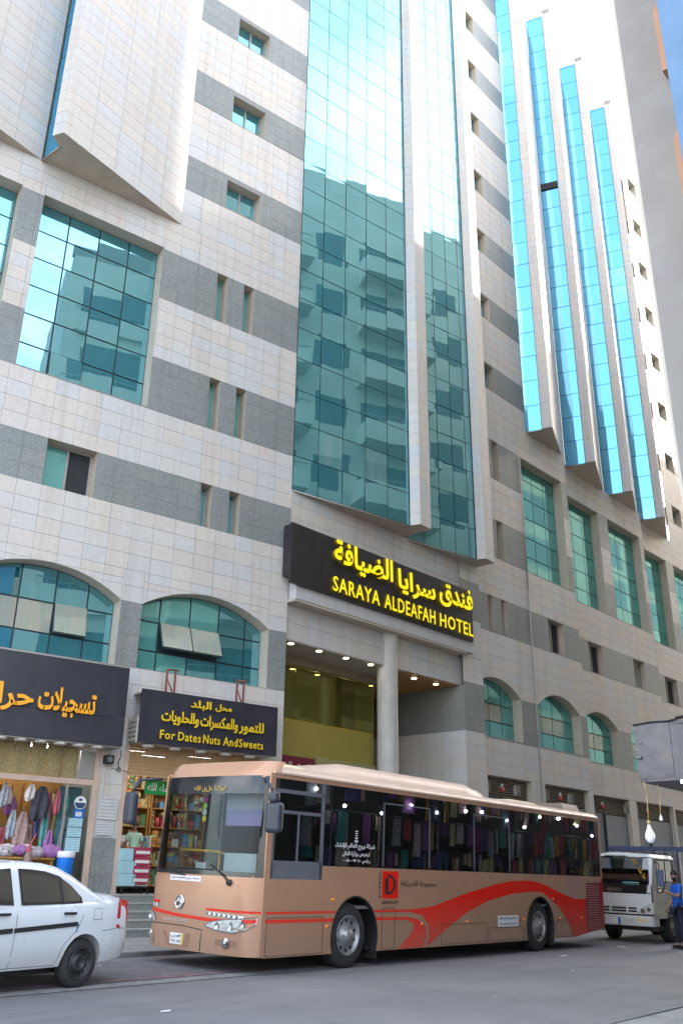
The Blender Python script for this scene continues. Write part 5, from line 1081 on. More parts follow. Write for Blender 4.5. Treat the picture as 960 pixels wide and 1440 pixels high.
stext('شركة بروج العالم للإنشاء', -.34, 1.84, 1.1, .11, M_WHITE, .010, .012); stext('ترخيص وزارة النقل', -.14, 1.73, .76, .09, M_WHITE, .010, .012); stext('رقم ٠١٠٧٠٠٨٠٠', -.12, 1.62, .75, .075, M_WHITE, .010, .012)
b = MB(); b.box(.19, .27, -.01, -.006, 1.97, 2.0); b.box(.20, .26, -.01, -.006, 2.02, 2.05)
for k in range(3): b.box(.2, .26, -.01, -.006, 2.07 + .035 * k, 2.085 + .035 * k)
bp('window_emblem', b, M_WHITE)
decal('notice_plate', [(5.0, .53), (5.86, .53), (5.86, .745), (5.0, .745)], M_WHITE, .006); stext('شركة بروج العالم للنقل', 5.06, .65, .74, .07, M_PRINT, .009, .01); stext('٠١١-٥٢٥٨٨٨٨', 5.06, .555, .74, .055, M_PRINT, .009, .01)
# wheels
def wheel(name, cx, cy, r, wd, par, M, sgn=-1, rim=M_RIM, rimr=.62, holes=10, tyre=M_TYRE, steel=False):
    """sgn=-1: outer face towards -y; parts: tyre + rim"""
    b = MB(); o = cy; s = -sgn  # inward direction
    b.lathe([(r * rimr, o + s * .01), (r * .72, o - s * .0), (r * .93, o + s * .015), (r, o + s * .06), (r, o + s * (wd - .06)), (r * .93, o + s * wd), (r * .5, o + s * wd)], (cx, 0, r), 'y', 40)
    for k in range(40):
        a = 2 * pi * k / 40; b.mesh([(cx + (r + .003) * cos(a + da), o + s * (.05 + t), r + (r + .003) * sin(a + da)) for da, t in ((0, 0), (.05, 0), (.05, wd - .1), (0, wd - .1))], [(0, 1, 2, 3)])
    w_ = b.build(name, tyre, par, M); b = MB(); R = r * rimr
    b.lathe([(R, o + s * .0), (R * .96, o - s * .012), (R * .9, o + s * .01), (R * .86, o + s * .06), (R * .62, o + s * .05), (R * .55, o + s * .015), (R * .34, o + s * .0), (R * .32, o - s * .03 if not steel else o + s * .02), (0, o - s * .035 if not steel else o + s * .02)], (cx, 0, r), 'y', 36)
    for k in range(8 if not steel else 4):
        a = 2 * pi * k / (8 if not steel else 4); c = (cx + R * .44 * cos(a), o, r + R * .44 * sin(a)); b.cyl((c[0], o + s * .01, c[2]), (c[0], o - s * .02, c[2]), R * .045, R * .04, 6)
    b.build('rim', rim, w_, M); b = MB()
    for k in range(holes):
        a = 2 * pi * (k + .5) / holes; c = Vector((cx + R * .74 * cos(a), o + s * .052, r + R * .74 * sin(a))); b.cyl(c + Vector((0, -s * .012, 0)), c, R * .085, R * .085, 8)
    b.build('rim_hole', M_BLK, w_, M); return w_
for cx in (.14, 6.83): wheel('wheel', cx, .03, .5, .3, BUS, BM); wheel('wheel', cx, BW - .03, .5, .3, BUS, BM, 1)
b = MB()
for cx in (.27, 6.86):
    for y0, y1 in ((.04, .55), (BW - .55, BW - .04)):
        P = arcpts(cx, .48, .64, .2, 12)
        for p, q in zip(P[:-1], P[1:]): b.poly([(p[0], y0, p[1]), (q[0], y0, q[1]), (q[0], y1, q[1]), (p[0], y1, p[1])])
        b.poly([(p[0], y1 if y0 < 1 else y0, p[1]) for p in P])
b.box(-1.9, 10.1, .6, BW - .6, .34, .42); b.box(.7, 6.3, .1, BW - .1, .26, .3); b.box(7.6, 10, .1, BW - .1, .36, .4); b.cyl((0.1, .1, .48), (.1, 2.4, .48), .09, .09, 8); b.cyl((6.83, .1, .48), (6.83, 2.4, .48), .12, .12, 8); bp('underbody', b, M_BLK)
for cx in (.27, 6.86):
    b = MB(); P = arcpts(cx, .48, .635, .24, 18); Q = arcpts(cx, .48, .605, .24, 18)
    for i in range(18): b.poly([(P[i][0], -.012, P[i][1]), (P[i + 1][0], -.012, P[i + 1][1]), (Q[i + 1][0], -.012, Q[i + 1][1]), (Q[i][0], -.012, Q[i][1])]); b.poly([(Q[i][0], -.012, Q[i][1]), (Q[i + 1][0], -.012, Q[i + 1][1]), (Q[i + 1][0], .05, Q[i + 1][1]), (Q[i][0], .05, Q[i][1])])
    bp('arch_trim', b, M_BLK)
for x in (.88, 7.46): b = MB(); b.box(x, x + .05, .02, .35, .12, .55); bp('mud_flap', b, M_BLK)
# interior
b = MB(); b.box(-1.85, 10.1, .06, BW - .06, .9, .95); b.box(-1.85, 10.1, .06, BW - .06, 2.84, 2.86); b.box(9.9, 10.1, .06, BW - .06, .95, 2.84); bp('interior', b, M_INT)
b = MB(); b.box(-2.1, -1.6, .1, BW - .1, .95, 1.36); b.box(-1.7, -1.45, .2, .9, 1.3, 1.42); bp('dashboard', b, M_INT, bevel=.04)
b = MB(); b.lathe([(.2, -.012), (.215, 0), (.2, .012), (.188, 0), (.2, -.012)], (-1.55, .55, 1.42), 'z', 20); b.cyl((-1.7, .55, 1.2), (-1.55, .55, 1.42), .03); b.tube([(-1.55, .37, 1.42), (-1.55, .73, 1.42)], .012, 5); bp('steering_wheel', b, M_BLK)
for i in range(9):
    for y in (.3, .75, 1.75, 2.2):
        x = 1.0 + i * .98
        if i == 0 and False: continue
        b = MB(); b.box(x, x + .42, y - .2, y + .2, 1.3, 1.4); b.box(x + .36, x + .46, y - .2, y + .2, 1.35, 2.05); b.box(x + .1, x + .3, y - .05, y + .05, .95, 1.3); bp('passenger_seat', b, M_SEAT, bevel=.03)
b = MB(); b.box(-1.15, -.75, .3, .8, 1.2, 1.34); b.box(-.82, -.7, .3, .8, 1.3, 2.1); bp('driver_seat', b, M_SEAT, bevel=.04)
b = MB(); b.tube([(-1.72, 2.32, 1.73), (-1.72, 1.42, 1.72), (-1.6, 1.3, 1.68), (-1.6, 1.3, 1.0)], .022, 8); b.tube([(-1.6, 1.45, 1.72), (-1.6, 1.45, 1.2)], .02, 8)
for x, y in ((-.6, 1.0), (-.6, .25), (1.9, .95), (1.9, 1.6), (4.2, .95), (6.4, 1.6), (.4, 1.6)): b.tube([(x, y, .95), (x, y, 2.84)], .018, 8)
b.tube([(-.6, .25, 1.75), (-.6, 1.0, 1.75)], .018, 8); b.tube([(0, .95, 2.7), (9, .95, 2.7)], .015, 8); b.tube([(0, 1.6, 2.7), (9, 1.6, 2.7)], .015, 8); bp('grab_rail', b, M_YPOLE)
b = MB(); b.box(-2.0, -1.98, .2, .92, 1.42, 1.70); b.box(-2.0, -1.98, 1.34, 1.58, 1.43, 1.54); bp('dashboard_card', b, pbr('pale_card', (.55, .62, .66), .5, var=.05))
b = MB(); b.box(-1.86, -1.85, .16, 1.10, 2.12, 2.37); b.box(-1.865, -1.855, .2, 1.10, 2.37, 2.62, 1); bp('sun_blind', b, [pbr('lavender_blind', (.32, .26, .50), .7, var=.06), pbr('pale_blind', (.40, .40, .44), .7, var=.06)])
for k, (c, z) in enumerate((('pink', 2.53), ('lime', 2.42), ('white', 2.32), ('yellow', 2.22))):
    b = MB(); b.cyl((-1.98, 1.5, z), (-1.975, 1.5, z), .05, .05, 12); bp('hanging_disc', b, pbr('%s_disc' % c, dict(pink=(.75, .05, .4), lime=(.35, .7, .05), white=(.6, .7, .65), yellow=(.75, .65, .03))[c], .5))
b = MB(); b.lathe([(.10, -.01), (.115, 0), (.10, .01), (.085, 0), (.10, -.01)], (-2.0, 2.16, 2.50), 'x', 16); bp('red_ring', b, pbr('red_plastic', (.7, .02, .02), .4))
ftext('gilt_script', 'توكلنا على الله', 1.55, 2.63, .75, .10, pbr('gilt_lettering', (.55, .35, .03), .4), .01, .0)
b = MB(); b.box(-1.9, -1.87, .3, 2.2, 2.65, 2.84); bp('front_blind', b, M_INT)
person(BM @ Matrix.Translation((-.98, .55, .62)) @ Matrix.Rotation(pi / 2, 4, 'Z') @ Matrix.Translation((0, 0, -.17 * 0)), 'bus driver in a grey shirt sitting behind the steering wheel', pbr('grey_shirt', (.22, .24, .27), .8, world=False), M_NAVY,
    [(-.26, .16, 1.16), (-.2, .40, 1.12), (-.18, .47, 1.13), (0, 0, 1)], [(.26, .16, 1.16), (.2, .40, 1.12), (.18, .47, 1.13), (0, 0, 1)], [((-.12, .42, .80), (-.12, .48, .42), (-.12, .6, .36)), ((.12, .42, .80), (.12, .48, .42), (.12, .6, .36))], scale=.92)
# ------------------------------------------------------------------ white saloon car (local: x to the rear, y to the kerb, near rear tyre at the origin)
M_CARW = paint('white_car_paint', (.60, .63, .67), .28, .1, (.38, .34, .28), .6, .62)
CM_ = fr(7.98, 10.75, rz(10.75), 6) @ Matrix.Rotation(radians(2.0), 4, 'X'); YC = .84
CAR = thing('parked_car', CM_, 'white saloon car with black side mouldings and bare steel wheels, cut by the left edge', 'car')
def cp_(name, b, m, par=None, **k): return b.build(name, m, par or CAR, CM_, **k)
def lerp_tab(T, x):
    if x <= T[0][0]: return T[0][1:]
    for a, c in zip(T[:-1], T[1:]):
        if x <= c[0]:
            t = (x - a[0]) / (c[0] - a[0]); t = t * t * (3 - 2 * t) * .35 + t * .65; return tuple(p + (q - p) * t for p, q in zip(a[1:], c[1:]))
    return T[-1][1:]
#   x, z_low, z_mid, z_belt, z_deck, half width factor
CT = [(-3.38, .30, .48, .58, .60, .62), (-3.30, .22, .48, .62, .68, .80), (-3.1, .20, .50, .68, .76, .92), (-2.5, .22, .52, .82, .90, .985), (-1.9, .23, .53, .93, .98, 1.0), (-.9, .24, .53, .96, 1.0, 1.0), (.1, .25, .53, .99, 1.08, 1.0), (.45, .27, .55, 1.0, 1.105, .965), (.72, .29, .56, .98, 1.09, .90), (.84, .31, .56, .90, 1.03, .84), (.90, .34, .55, .78, .86, .78), (.93, .38, .52, .62, .64, .72)]
def ring(x):
    zl, zm, zb, zd, k = lerp_tab(CT, x)
    h = [(0, zl), (.62, zl), (.79, zl + .02), (.835, (zl + zm) / 2), (.848, zm), (.842, zm + (zb - zm) * .5), (.825, zb - .03), (.79, zb + .015), (.70, (zb + zd) / 2 + .02), (.40, zd), (0, zd + .008)]
    L_ = [(x, YC - w_ * k, z) for w_, z in h]; R_ = [(x, YC + w_ * k, z) for w_, z in h[::-1][1:-1]]
    return L_ + R_
xs = [-3.38 + i * .06 for i in range(73)]; xs = [x for x in xs if x < .93] + [.93]
b = MB(); n = len(ring(0)); vs = [p for x in xs for p in ring(x)]; fs = [(i * n + j, i * n + (j + 1) % n, (i + 1) * n + (j + 1) % n, (i + 1) * n + j) for i in range(len(xs) - 1) for j in range(n)]
fs = [tuple(reversed(f)) for f in fs]; b.mesh(vs, fs, 0, True); b.poly(ring(xs[0])); b.poly(ring(xs[-1])[::-1]); body = cp_('body', b, M_CARW, weld=True)
cut = MB()
for cx in (0.0, -2.5): cut.cyl((cx, -.3, .30), (cx, .34, .30), .335, .335, 36, 0); cut.cyl((cx, 2 * YC + .3, .30), (cx, 2 * YC - .34, .30), .335, .335, 36, 0)
cm = D.meshes.new('c'); cm.from_pydata(cut.v, [], cut.f); bmx = bmesh.new(); bmx.from_mesh(cm); bmesh.ops.recalc_face_normals(bmx, faces=bmx.faces); bmx.to_mesh(cm); bmx.free(); co = D.objects.new('c', cm); COL.objects.link(co); co.matrix_world = CM_
bmx = bmesh.new(); bmx.from_mesh(body.data); bmesh.ops.recalc_face_normals(bmx, faces=bmx.faces); bmx.to_mesh(body.data); bmx.free()
k = body.modifiers.new('b', 'BOOLEAN'); k.object = co; k.operation = 'DIFFERENCE'; k.solver = 'EXACT'; bpy.context.view_layer.update()
nm_ = D.meshes.new_from_object(body.evaluated_get(bpy.context.evaluated_depsgraph_get())); body.modifiers.clear(); body.data = nm_; D.objects.remove(co, do_unlink=True)
for p in body.data.polygons: p.use_smooth = True
try: body.data.set_sharp_from_angle(angle=radians(38))
except Exception: pass
def gy(z): return YC - (.805 - (z - .97) * .46)
GT = [(-2.15, .955), (-1.98, 1.06), (-1.62, 1.30), (-1.42, 1.40), (-1.2, 1.455), (-.9, 1.475), (-.6, 1.465), (-.40, 1.435), (-.22, 1.36), (.0, 1.24), (.16, 1.14), (.34, 1.06)]
b = MB()
def gr(x):
    zt = lerp_tab(GT, x)[0]; zb = .94; h = []
    for t in (0, .3, .6, .85): z = zb + (zt - .05 - zb) * t; h.append((x, gy(max(z, .95)), z))
    y1_ = gy(zt - .03); h += [(x, y1_ + .02, zt - .02), (x, y1_ + .12, zt - .004), (x, YC - .2, zt + .006), (x, YC, zt + .008)]
    return h + [(p[0], 2 * YC - p[1], p[2]) for p in h[::-1][1:]]
gx = [-2.15 + .05 * i for i in range(50)]; gx = [x for x in gx if x < .34] + [.34]
b.grid(lambda u, v: gr(gx[round(v * (len(gx) - 1))])[round(u * 14)], 14, len(gx) - 1, 0, True, False); cp_('greenhouse', b, M_CARW)
def gpoly(name, pts, m, off=.006, far=False, par=None):
    b = MB(); q = [(x, gy(z) - off, z) for x, z in pts]; q = [(x, 2 * YC - y, z) for x, y, z in q][::-1] if far else q; b.poly(q); return cp_(name, b, m, par)
RW = [(-1.05, .975), (-.07, .995), (-.075, 1.06), (-.22, 1.20), (-.40, 1.31), (-.62, 1.365), (-.85, 1.385), (-1.04, 1.39)]
FW = [(-2.02, 1.00), (-1.16, .975), (-1.15, 1.39), (-1.32, 1.375), (-1.5, 1.30), (-1.85, 1.10)]
def shrink(P, d):
    c = (sum(p[0] for p in P) / len(P), sum(p[1] for p in P) / len(P)); return [(c[0] + (x - c[0]) * (1 - d), c[1] + (z - c[1]) * (1 - d * 1.6)) for x, z in P]
M_CARG2 = pbr('dark_car_glass', (.035, .03, .026), .04, spec=.9, var=.3, ns=2.5, coat=.6); M_CREAMS = pbr('cream_seat', (.20, .17, .14), .8)
for far in (False, True):
    for P in (RW, FW): f = gpoly('window_surround', P, M_BLK, .004, far); gpoly('window', shrink(P, .07), M_CARG2, .008, far, f)
    b = MB(); sgn = 1 if not far else -1
    y = gy(1.1) - .012; y = y if not far else 2 * YC - y
    b.poly([(-.42, (gy(.99) - .011) if not far else 2 * YC - gy(.99) + .011, .99), (-.38, (gy(.99) - .011) if not far else 2 * YC - gy(.99) + .011, .99), (-.38, (gy(1.3) - .011) if not far else 2 * YC - gy(1.3) + .011, 1.3), (-.42, (gy(1.3) - .011) if not far else 2 * YC - gy(1.3) + .011, 1.3)]); cp_('window_bar', b, M_BLK)
# windscreen and rear glass
b = MB(); b.poly([(-2.06, .28, 1.03), (-2.06, 1.4, 1.03), (-1.50, 1.32, 1.375), (-1.50, .36, 1.375)]); cp_('windscreen', b, M_CARG2)
b = MB(); b.poly([(.25, .25, 1.125), (.25, 1.43, 1.125), (-.30, 1.32, 1.415), (-.30, .36, 1.415)][::-1]); cp_('rear_window', b, M_CARG2)
# seats seen as pale shapes behind the glass are left to reflections; side details
def sy(x, z):
    zl, zm, zb, zd, k = lerp_tab(CT, x); T = [(zl + .02, .79), ((zl + zm) / 2, .835), (zm, .848), (zm + (zb - zm) * .5, .842), (zb - .03, .825), (zb + .015, .79)]
    return YC - k * lerp_tab([(a, c) for a, c in T], z)[0]
def sstrip(name, P, wz, m, off=.006, par=None):
    for far in (1, 0):
        b = MB(); Q = []
        for (xa, za), (xb, zb_) in zip(P[:-1], P[1:]):
            n_ = max(1, int(hypot(xb - xa, zb_ - za) / .08))
            for i in range(n_): t = i / n_; Q.append((xa + (xb - xa) * t, za + (zb_ - za) * t))
        Q.append(P[-1])
        for p, q in zip(Q[:-1], Q[1:]):
            d = Vector((q[0] - p[0], q[1] - p[1])).normalized(); nx, nz_ = -d.y * wz, d.x * wz
            pts = [(p[0] - nx, p[1] - nz_), (q[0] - nx, q[1] - nz_), (q[0] + nx, q[1] + nz_), (p[0] + nx, p[1] + nz_)]
            v = [(x, (sy(x, z) - off) if not far else 2 * YC - sy(x, z) + off, z) for x, z in pts]; b.poly(v if not far else v[::-1])
        o = cp_(name, b, m, par)
    return o
sstrip('side_moulding', [(-2.1, .65), (-1.16, .70)], .028, M_BLK, .012); sstrip('side_moulding', [(-1.14, .70), (-.16, .755)], .026, M_BLK, .012)
M_SEAM = pbr('car_seam', (.10, .10, .11), .6)
sstrip('door_seam', [(-1.10, .97), (-1.12, .6), (-1.13, .27)], .004, M_SEAM, .002); sstrip('door_seam', [(-.05, 1.0), (-.06, .86), (-.14, .70), (-.36, .5), (-.42, .28)], .004, M_SEAM, .002); sstrip('door_seam', [(-2.08, .95), (-2.1, .27)], .004, M_SEAM, .002); sstrip('door_seam', [(-2.1, .285), (-.42, .285)], .004, M_SEAM, .002)
sstrip('bumper_seam', [(.30, .66), (.62, .685), (.86, .67)], .004, M_SEAM, .002); sstrip('fuel_flap', [(.12, .93), (.26, .93), (.27, .80), (.11, .80), (.12, .93)], .003, M_SEAM, .002)
sstrip('blue_scratch', [(-.14, .76), (-.17, .66)], .009, pbr('blue_paint_mark', (.03, .16, .36), .5), .008)
b = MB()
for x in (-.30, -1.32):
    b.box(x - .1, x + .1, sy(x, .88) - .035, sy(x, .88) - .008, .865, .895)
h = cp_('door_handle', b, M_BLK, bevel=.008)
for far in (0, 1):
    b = MB(); P = [(.565, .70), (.70, .66), (.86, .69), (.87, .86), (.82, 1.02), (.60, 1.05)]
    def ty(x, z): zl, zm, zb, zd, k = lerp_tab(CT, x); return YC - k * (.838 if z < .9 else .82)
    v = [(x, ty(x, z) - .006, z) for x, z in P]; v = [(x, 2 * YC - y, z) for x, y, z in v][::-1] if far else v; b.poly(v); cp_('tail_light', b, pbr('red_lens', (.45, .01, .02), .15, spec=.8, coat=.5))
b = MB(); b.box(.925, .935, .6, 1.08, .5, .62); cp_('number_plate', b, M_WHITE)
for cx in (0.0, -2.5): wheel('wheel', cx, .02, .29, .19, CAR, CM_, -1, M_DRIM, .64, 12, M_TYRE, True); wheel('wheel', cx, 2 * YC - .02, .29, .19, CAR, CM_, 1, M_DRIM, .64, 12, M_TYRE, True)
b = MB(); b.box(-3.1, .45, .3, 2 * YC - .3, .17, .24); cp_('underbody', b, M_BLK)
b = MB(); b.box(-3.25, -3.1, .12, .5, .56, .70); b.box(-3.25, -3.1, 1.18, 1.56, .56, .70); cp_('headlight', b, M_LAMPG)
b = MB(); b.box(-1.95, -1.8, -.16, .0, 1.0, 1.12); b.box(-1.95, -1.8, 1.68, 1.84, 1.0, 1.12); cp_('door_mirror', b, M_CARW, bevel=.03)

# ------------------------------------------------------------------ white light truck (local: x to the rear, y away, near front corner at the origin)
M_TRW = paint('white_truck_paint', (.60, .60, .60), .35, .0, (.36, .30, .24), .4); M_CREAMT = paint('cream_door_paint', (.52, .49, .42), .4, 0, (.34, .29, .22), .3)
TM = fr(25.0, 9.95, rz(9.95)) @ Matrix.Rotation(radians(1.5), 4, 'X'); TW = 1.85
TR = thing('delivery_truck', TM, 'white light truck with a dark blue rack, facing us behind the bus', 'truck')
def tp(name, b, m, par=None, **k): return b.build(name, m, par or TR, TM, **k)
def txf(z): return max(0, z - 1.38) * .30
b = MB(); b.box(0, .02, .0, TW, .67, 1.22); b.prism([(.0, .0), (.0, TW), (.02, TW), (.02, .0)][::-1], (.6, .68)); tp('front_panel', b, M_TRW)
b = MB(); b.box(-.004, .015, .16, TW - .16, 1.19, 1.41); blk = tp('black_front_strip', b, MATS['black_ceramic'])
vs, fs = text_geo('ISUZU', .40, .075, .003, .02); b = MB(); b.mesh([(-.008 + p[1], 1.22 - p[0], 1.24 + p[2]) for p in vs], fs); tp('badge', b, M_CHR, blk)
for y0, y1 in ((.0, .16), (TW - .16, TW)): b = MB(); b.prism([(y0, 1.2), (y1, 1.2), (y1 - (.06 if y0 == 0 else 0), 1.42), (y0 + (.06 if y0 else 0), 1.42)], (0, .02), axis='x'); tp('front_corner', b, M_TRW)
b = MB(); b.poly([(txf(1.42), .05, 1.42), (txf(2.07), .10, 2.07), (txf(2.07), TW - .10, 2.07), (txf(1.42), TW - .05, 1.42)]); tws = tp('windscreen', b, M_CARGL)
b = MB()
for y0, y1, z0, z1 in ((0, .07, 1.40, 2.1), (TW - .07, TW, 1.40, 2.1)): b.mesh([(txf(z0) - .005, y0, z0), (txf(z0) - .005, y1, z0), (txf(z1), y1 + (.05 if y0 == 0 else -.0), z1), (txf(z1), y0 + (.02 if y0 == 0 else -.05), z1), (txf(z0) + .07, y0, z0), (txf(z0) + .07, y1, z0), (txf(z1) + .07, y1, z1), (txf(z1) + .07, y0, z1)], [(0, 3, 2, 1), (4, 5, 6, 7), (0, 1, 5, 4), (3, 7, 6, 2), (0, 4, 7, 3), (1, 2, 6, 5)])
tp('windscreen_pillar', b, M_TRW)
b = MB()
def rf(u, v): x = .19 + 1.6 * u; y = TW * v; e = min(1, v * TW / .12, (1 - v) * TW / .12, u * 1.6 / .15 + .2, (1 - u) * 1.6 / .12 + .3); return (x, y, 2.06 + .12 * sin(pi / 2 * e) + (.03 if .35 < v < .75 and u < .5 else 0))
b.grid(rf, 20, 20, 0, True); tp('roof', b, M_TRW); b = MB(); b.box(.2, 1.79, 0, .03, 2.02, 2.09); b.box(.2, 1.79, TW - .03, TW, 2.02, 2.09); b.box(1.76, 1.79, .0, TW, .7, 2.1); tp('cab_frame', b, M_TRW)
def tside(y0, y1):
    b = MB(); A = arcpts(1.32, .42, .47, .60, 14)
    low = [(.0, .60)] + A + [(1.79, .60), (1.79, 1.5), (.98, 1.5), (.70, 1.22), (.36, 1.22), (.16, 1.42), (.0, 1.40)]
    b.prism(low[::-1], (y0, y1), axis='y'); b.prism([(.16, 1.42), (.36, 1.22), (.40, 1.24), (.42, 2.06), (.22, 2.06)][::1], (y0, y1), axis='y'); b.prism([(1.64, 1.5), (1.79, 1.5), (1.79, 2.05), (1.52, 2.05)], (y0, y1), axis='y'); return b
tp('door', tside(0, .03), M_CREAMT); tp('door', tside(TW - .03, TW), M_CREAMT)
b = MB(); b.prism([(.36, 1.24), (.70, 1.23), (.98, 1.5), (1.64, 1.5), (1.53, 2.04), (.43, 2.04)][::-1], (.012, .02), axis='y'); tp('side_window', b, M_CARGL)
b = MB(); b.prism([(.36, 1.24), (.70, 1.23), (.98, 1.5), (1.64, 1.5), (1.53, 2.04), (.43, 2.04)][::-1], (TW - .02, TW - .012), axis='y'); tp('side_window', b, M_CARGL)
b = MB(); b.box(1.02, 1.06, .005, .022, 1.5, 2.04); b.tube([(.36, .0, 1.24), (.70, .0, 1.23), (.98, .0, 1.5), (1.64, .0, 1.5), (1.53, .0, 2.04), (.43, .0, 2.04), (.36, 0, 1.24)], .012, 5); tp('window_rubber', b, M_BLK)
b = MB(); b.prism([(-.09, .06), (-.09, TW - .06), (.0, TW), (.35, TW), (.35, 0), (.0, 0)][::-1], (.41, .66)); bmp = tp('bumper', b, M_TRW, bevel=.02)
b = MB(); b.box(-.095, -.085, .52, .80, .48, .60); b.box(-.095, -.085, TW - .80, TW - .52, .48, .60); tp('fog_lamp', b, M_LAMPG, bmp)
b = MB()
for k in range(3): b.cyl((-.098, .18 + .1 * k, .56), (-.088, .18 + .1 * k, .56), .028, .028, 10)
tp('reflector', b, pbr('amber_stud', (.75, .45, .02), .4), bmp)
b = MB(); b.box(-.10, -.09, .88, 1.28, .44, .60); b.box(-.102, -.09, .88, .94, .44, .60, 1); tp('number_plate', b, [M_WHITE, M_BLUEN], bmp)
b = MB(); b.box(-.005, .03, .02, .42, .69, .75); tp('grille_bar', b, M_BLK)
for y0, y1 in ((.45, .68), (.74, 1.14), (1.2, 1.5)):
    b = MB(); b.box(-.006, .01, y0, y1, .74, .785); b.box(-.006, .01, y0, y1, .81, .855); tp('grille_slot', b, M_DARK)
b = MB(); b.box(-.008, .0, 0.02, TW - .02, .670, .695); tp('bumper_gap', b, M_BLK)
for s_, y0 in ((1, 0), (-1, TW)):
    b = MB(); b.prism([(y0 - .006 * s_, .70), (y0 + .40 * s_, .70), (y0 + .36 * s_, .82), (y0 + .08 * s_, .97), (y0 - .006 * s_, .985)][::s_], (-.03, .2), axis='x'); hl = tp('headlight', b, M_LAMPG, bevel=.01)
    b = MB(); b.cyl((-.04, y0 + .28 * s_, .78), (-.031, y0 + .28 * s_, .78), .06, .06, 12); b.cyl((-.04, y0 + .12 * s_, .82), (-.031, y0 + .12 * s_, .82), .05, .05, 12); tp('reflector', b, M_CHR, hl)
b = MB(); b.tube([(.3, -.0, 2.0), (.15, -.16, 1.95), (.15, -.18, 1.35), (.3, 0, 1.3)], .012, 6); mm_ = tp('mirror', b, M_BLK); b = MB(); b.box(.10, .18, -.28, -.12, 1.38, 1.80); tp('mirror_housing', b, pbr('blue_grey_plastic', (.09, .12, .20), .4), mm_, bevel=.02)
b = MB(); b.box(.0, 1.78, .03, TW - .03, .62, .70); b.box(.05, .25, .1, TW - .1, 1.2, 1.38); b.box(1.74, 1.76, .03, TW - .03, .7, 2.05); tp('cab_interior', b, M_INT); b = MB(); b.box(1.0, 1.5, .15, .75, .9, 1.1); b.box(1.4, 1.55, .15, .75, 1.1, 1.7); b.box(1.0, 1.5, 1.0, 1.7, .9, 1.1); b.box(1.4, 1.55, 1., 1.7, 1.1, 1.7); tp('seat', b, M_SEAT, bevel=.04)
b = MB(); b.box(.02, .12, .35, .8, 1.4, 1.47); b.box(.05, .3, 1.3, 1.7, 1.4, 1.44); tp('dashboard_papers', b, pbr('turquoise_paper', (.20, .50, .45), .5))
b = MB(); b.box(txf(1.8) - .006, txf(1.8) + .0, 1.42, 1.72, 1.62, 1.95); o = tp('tax_disc_sheet', b, pbr('green_sheet', (.05, .28, .20), .5))
vs, fs = text_geo('ما شاء الله', .62, .17, .002, .015); b = MB(); R = Matrix.Rotation(radians(-52), 3, 'X')
b.mesh([(lambda q: (txf(q[2]) - .014, q[1], q[2]))(((0, .58 - p[0] * .60 - p[2] * .5, 2.02 - p[0] * .78 + p[2] * .5))) for p in vs], fs); tp('yellow_script', b, pbr('yellow_script', (.75, .50, .02), .5))
for cx, xx in ((1.32, 0), (4.4, 0)): wheel('wheel', cx, .03, .39, .24, TR, TM, -1, pbr('dusty_rim', (.30, .27, .22), .5, .4), .55, 8); wheel('wheel', cx, TW - .03, .39, .24, TR, TM, 1, M_RIM, .55, 8)
b = MB(); P = arcpts(1.32, .42, .48, .5, 12)
for p, q in zip(P[:-1], P[1:]): b.poly([(p[0], .0, p[1]), (q[0], .0, q[1]), (q[0], .5, q[1]), (p[0], .5, p[1])])
b.box(.3, 6.4, .5, .62, .45, .60); b.box(.3, 6.4, TW - .62, TW - .5, .45, .6); b.cyl((1.32, .1, .39), (1.32, TW - .1, .39), .07, .07, 8); b.box(.2, .9, .1, TW - .1, .3, .42); b.box(.4, 1.7, .3, TW - .3, .45, .65); tp('chassis', b, M_BLK)
M_RACK = pbr('navy_rack', (.025, .035, .09), .5)
b = MB(); b.box(1.95, 6.3, -.05, TW + .05, .95, 1.02); b.box(1.95, 6.3, -.06, -.02, 1.02, 1.42); b.box(1.95, 6.3, TW + .02, TW + .06, 1.02, 1.42); b.box(6.27, 6.31, -.05, TW + .05, 1.0, 1.42); tp('cargo_bed', b, M_TRW)
b = MB(); b.box(1.92, 1.98, -.22, TW + .12, 2.30, 2.42); b.box(1.9, 2.0, -.05, .0, 1.0, 2.3); b.box(1.9, 2.0, TW, TW + .05, 1.0, 2.3)
for k in range(5): b.box(1.93, 1.97, .3 + .3 * k, .34 + .3 * k, 1.0, 2.3)
b.box(1.95, 6.3, -.06, -.0, 2.30, 2.36); b.box(1.95, 6.3, TW, TW + .06, 2.30, 2.36); tp('rack', b, M_RACK)
person(TM @ Matrix.Translation((1.25, .46, .18)) @ Matrix.Rotation(pi / 2, 4, 'Z'), 'truck driver in a light grey shirt at the wheel', pbr('light_grey_shirt', (.35, .37, .40), .8, world=False), M_NAVY,
    [(-.26, .16, 1.16), (-.2, .38, 1.12), (-.18, .45, 1.13), (0, 0, 1)], [(.26, .16, 1.16), (.2, .38, 1.12), (.18, .45, 1.13), (0, 0, 1)], [((-.12, .42, .80), (-.12, .46, .48), (-.12, .55, .42)), ((.12, .42, .80), (.12, .46, .48), (.12, .55, .42))], scale=.85)

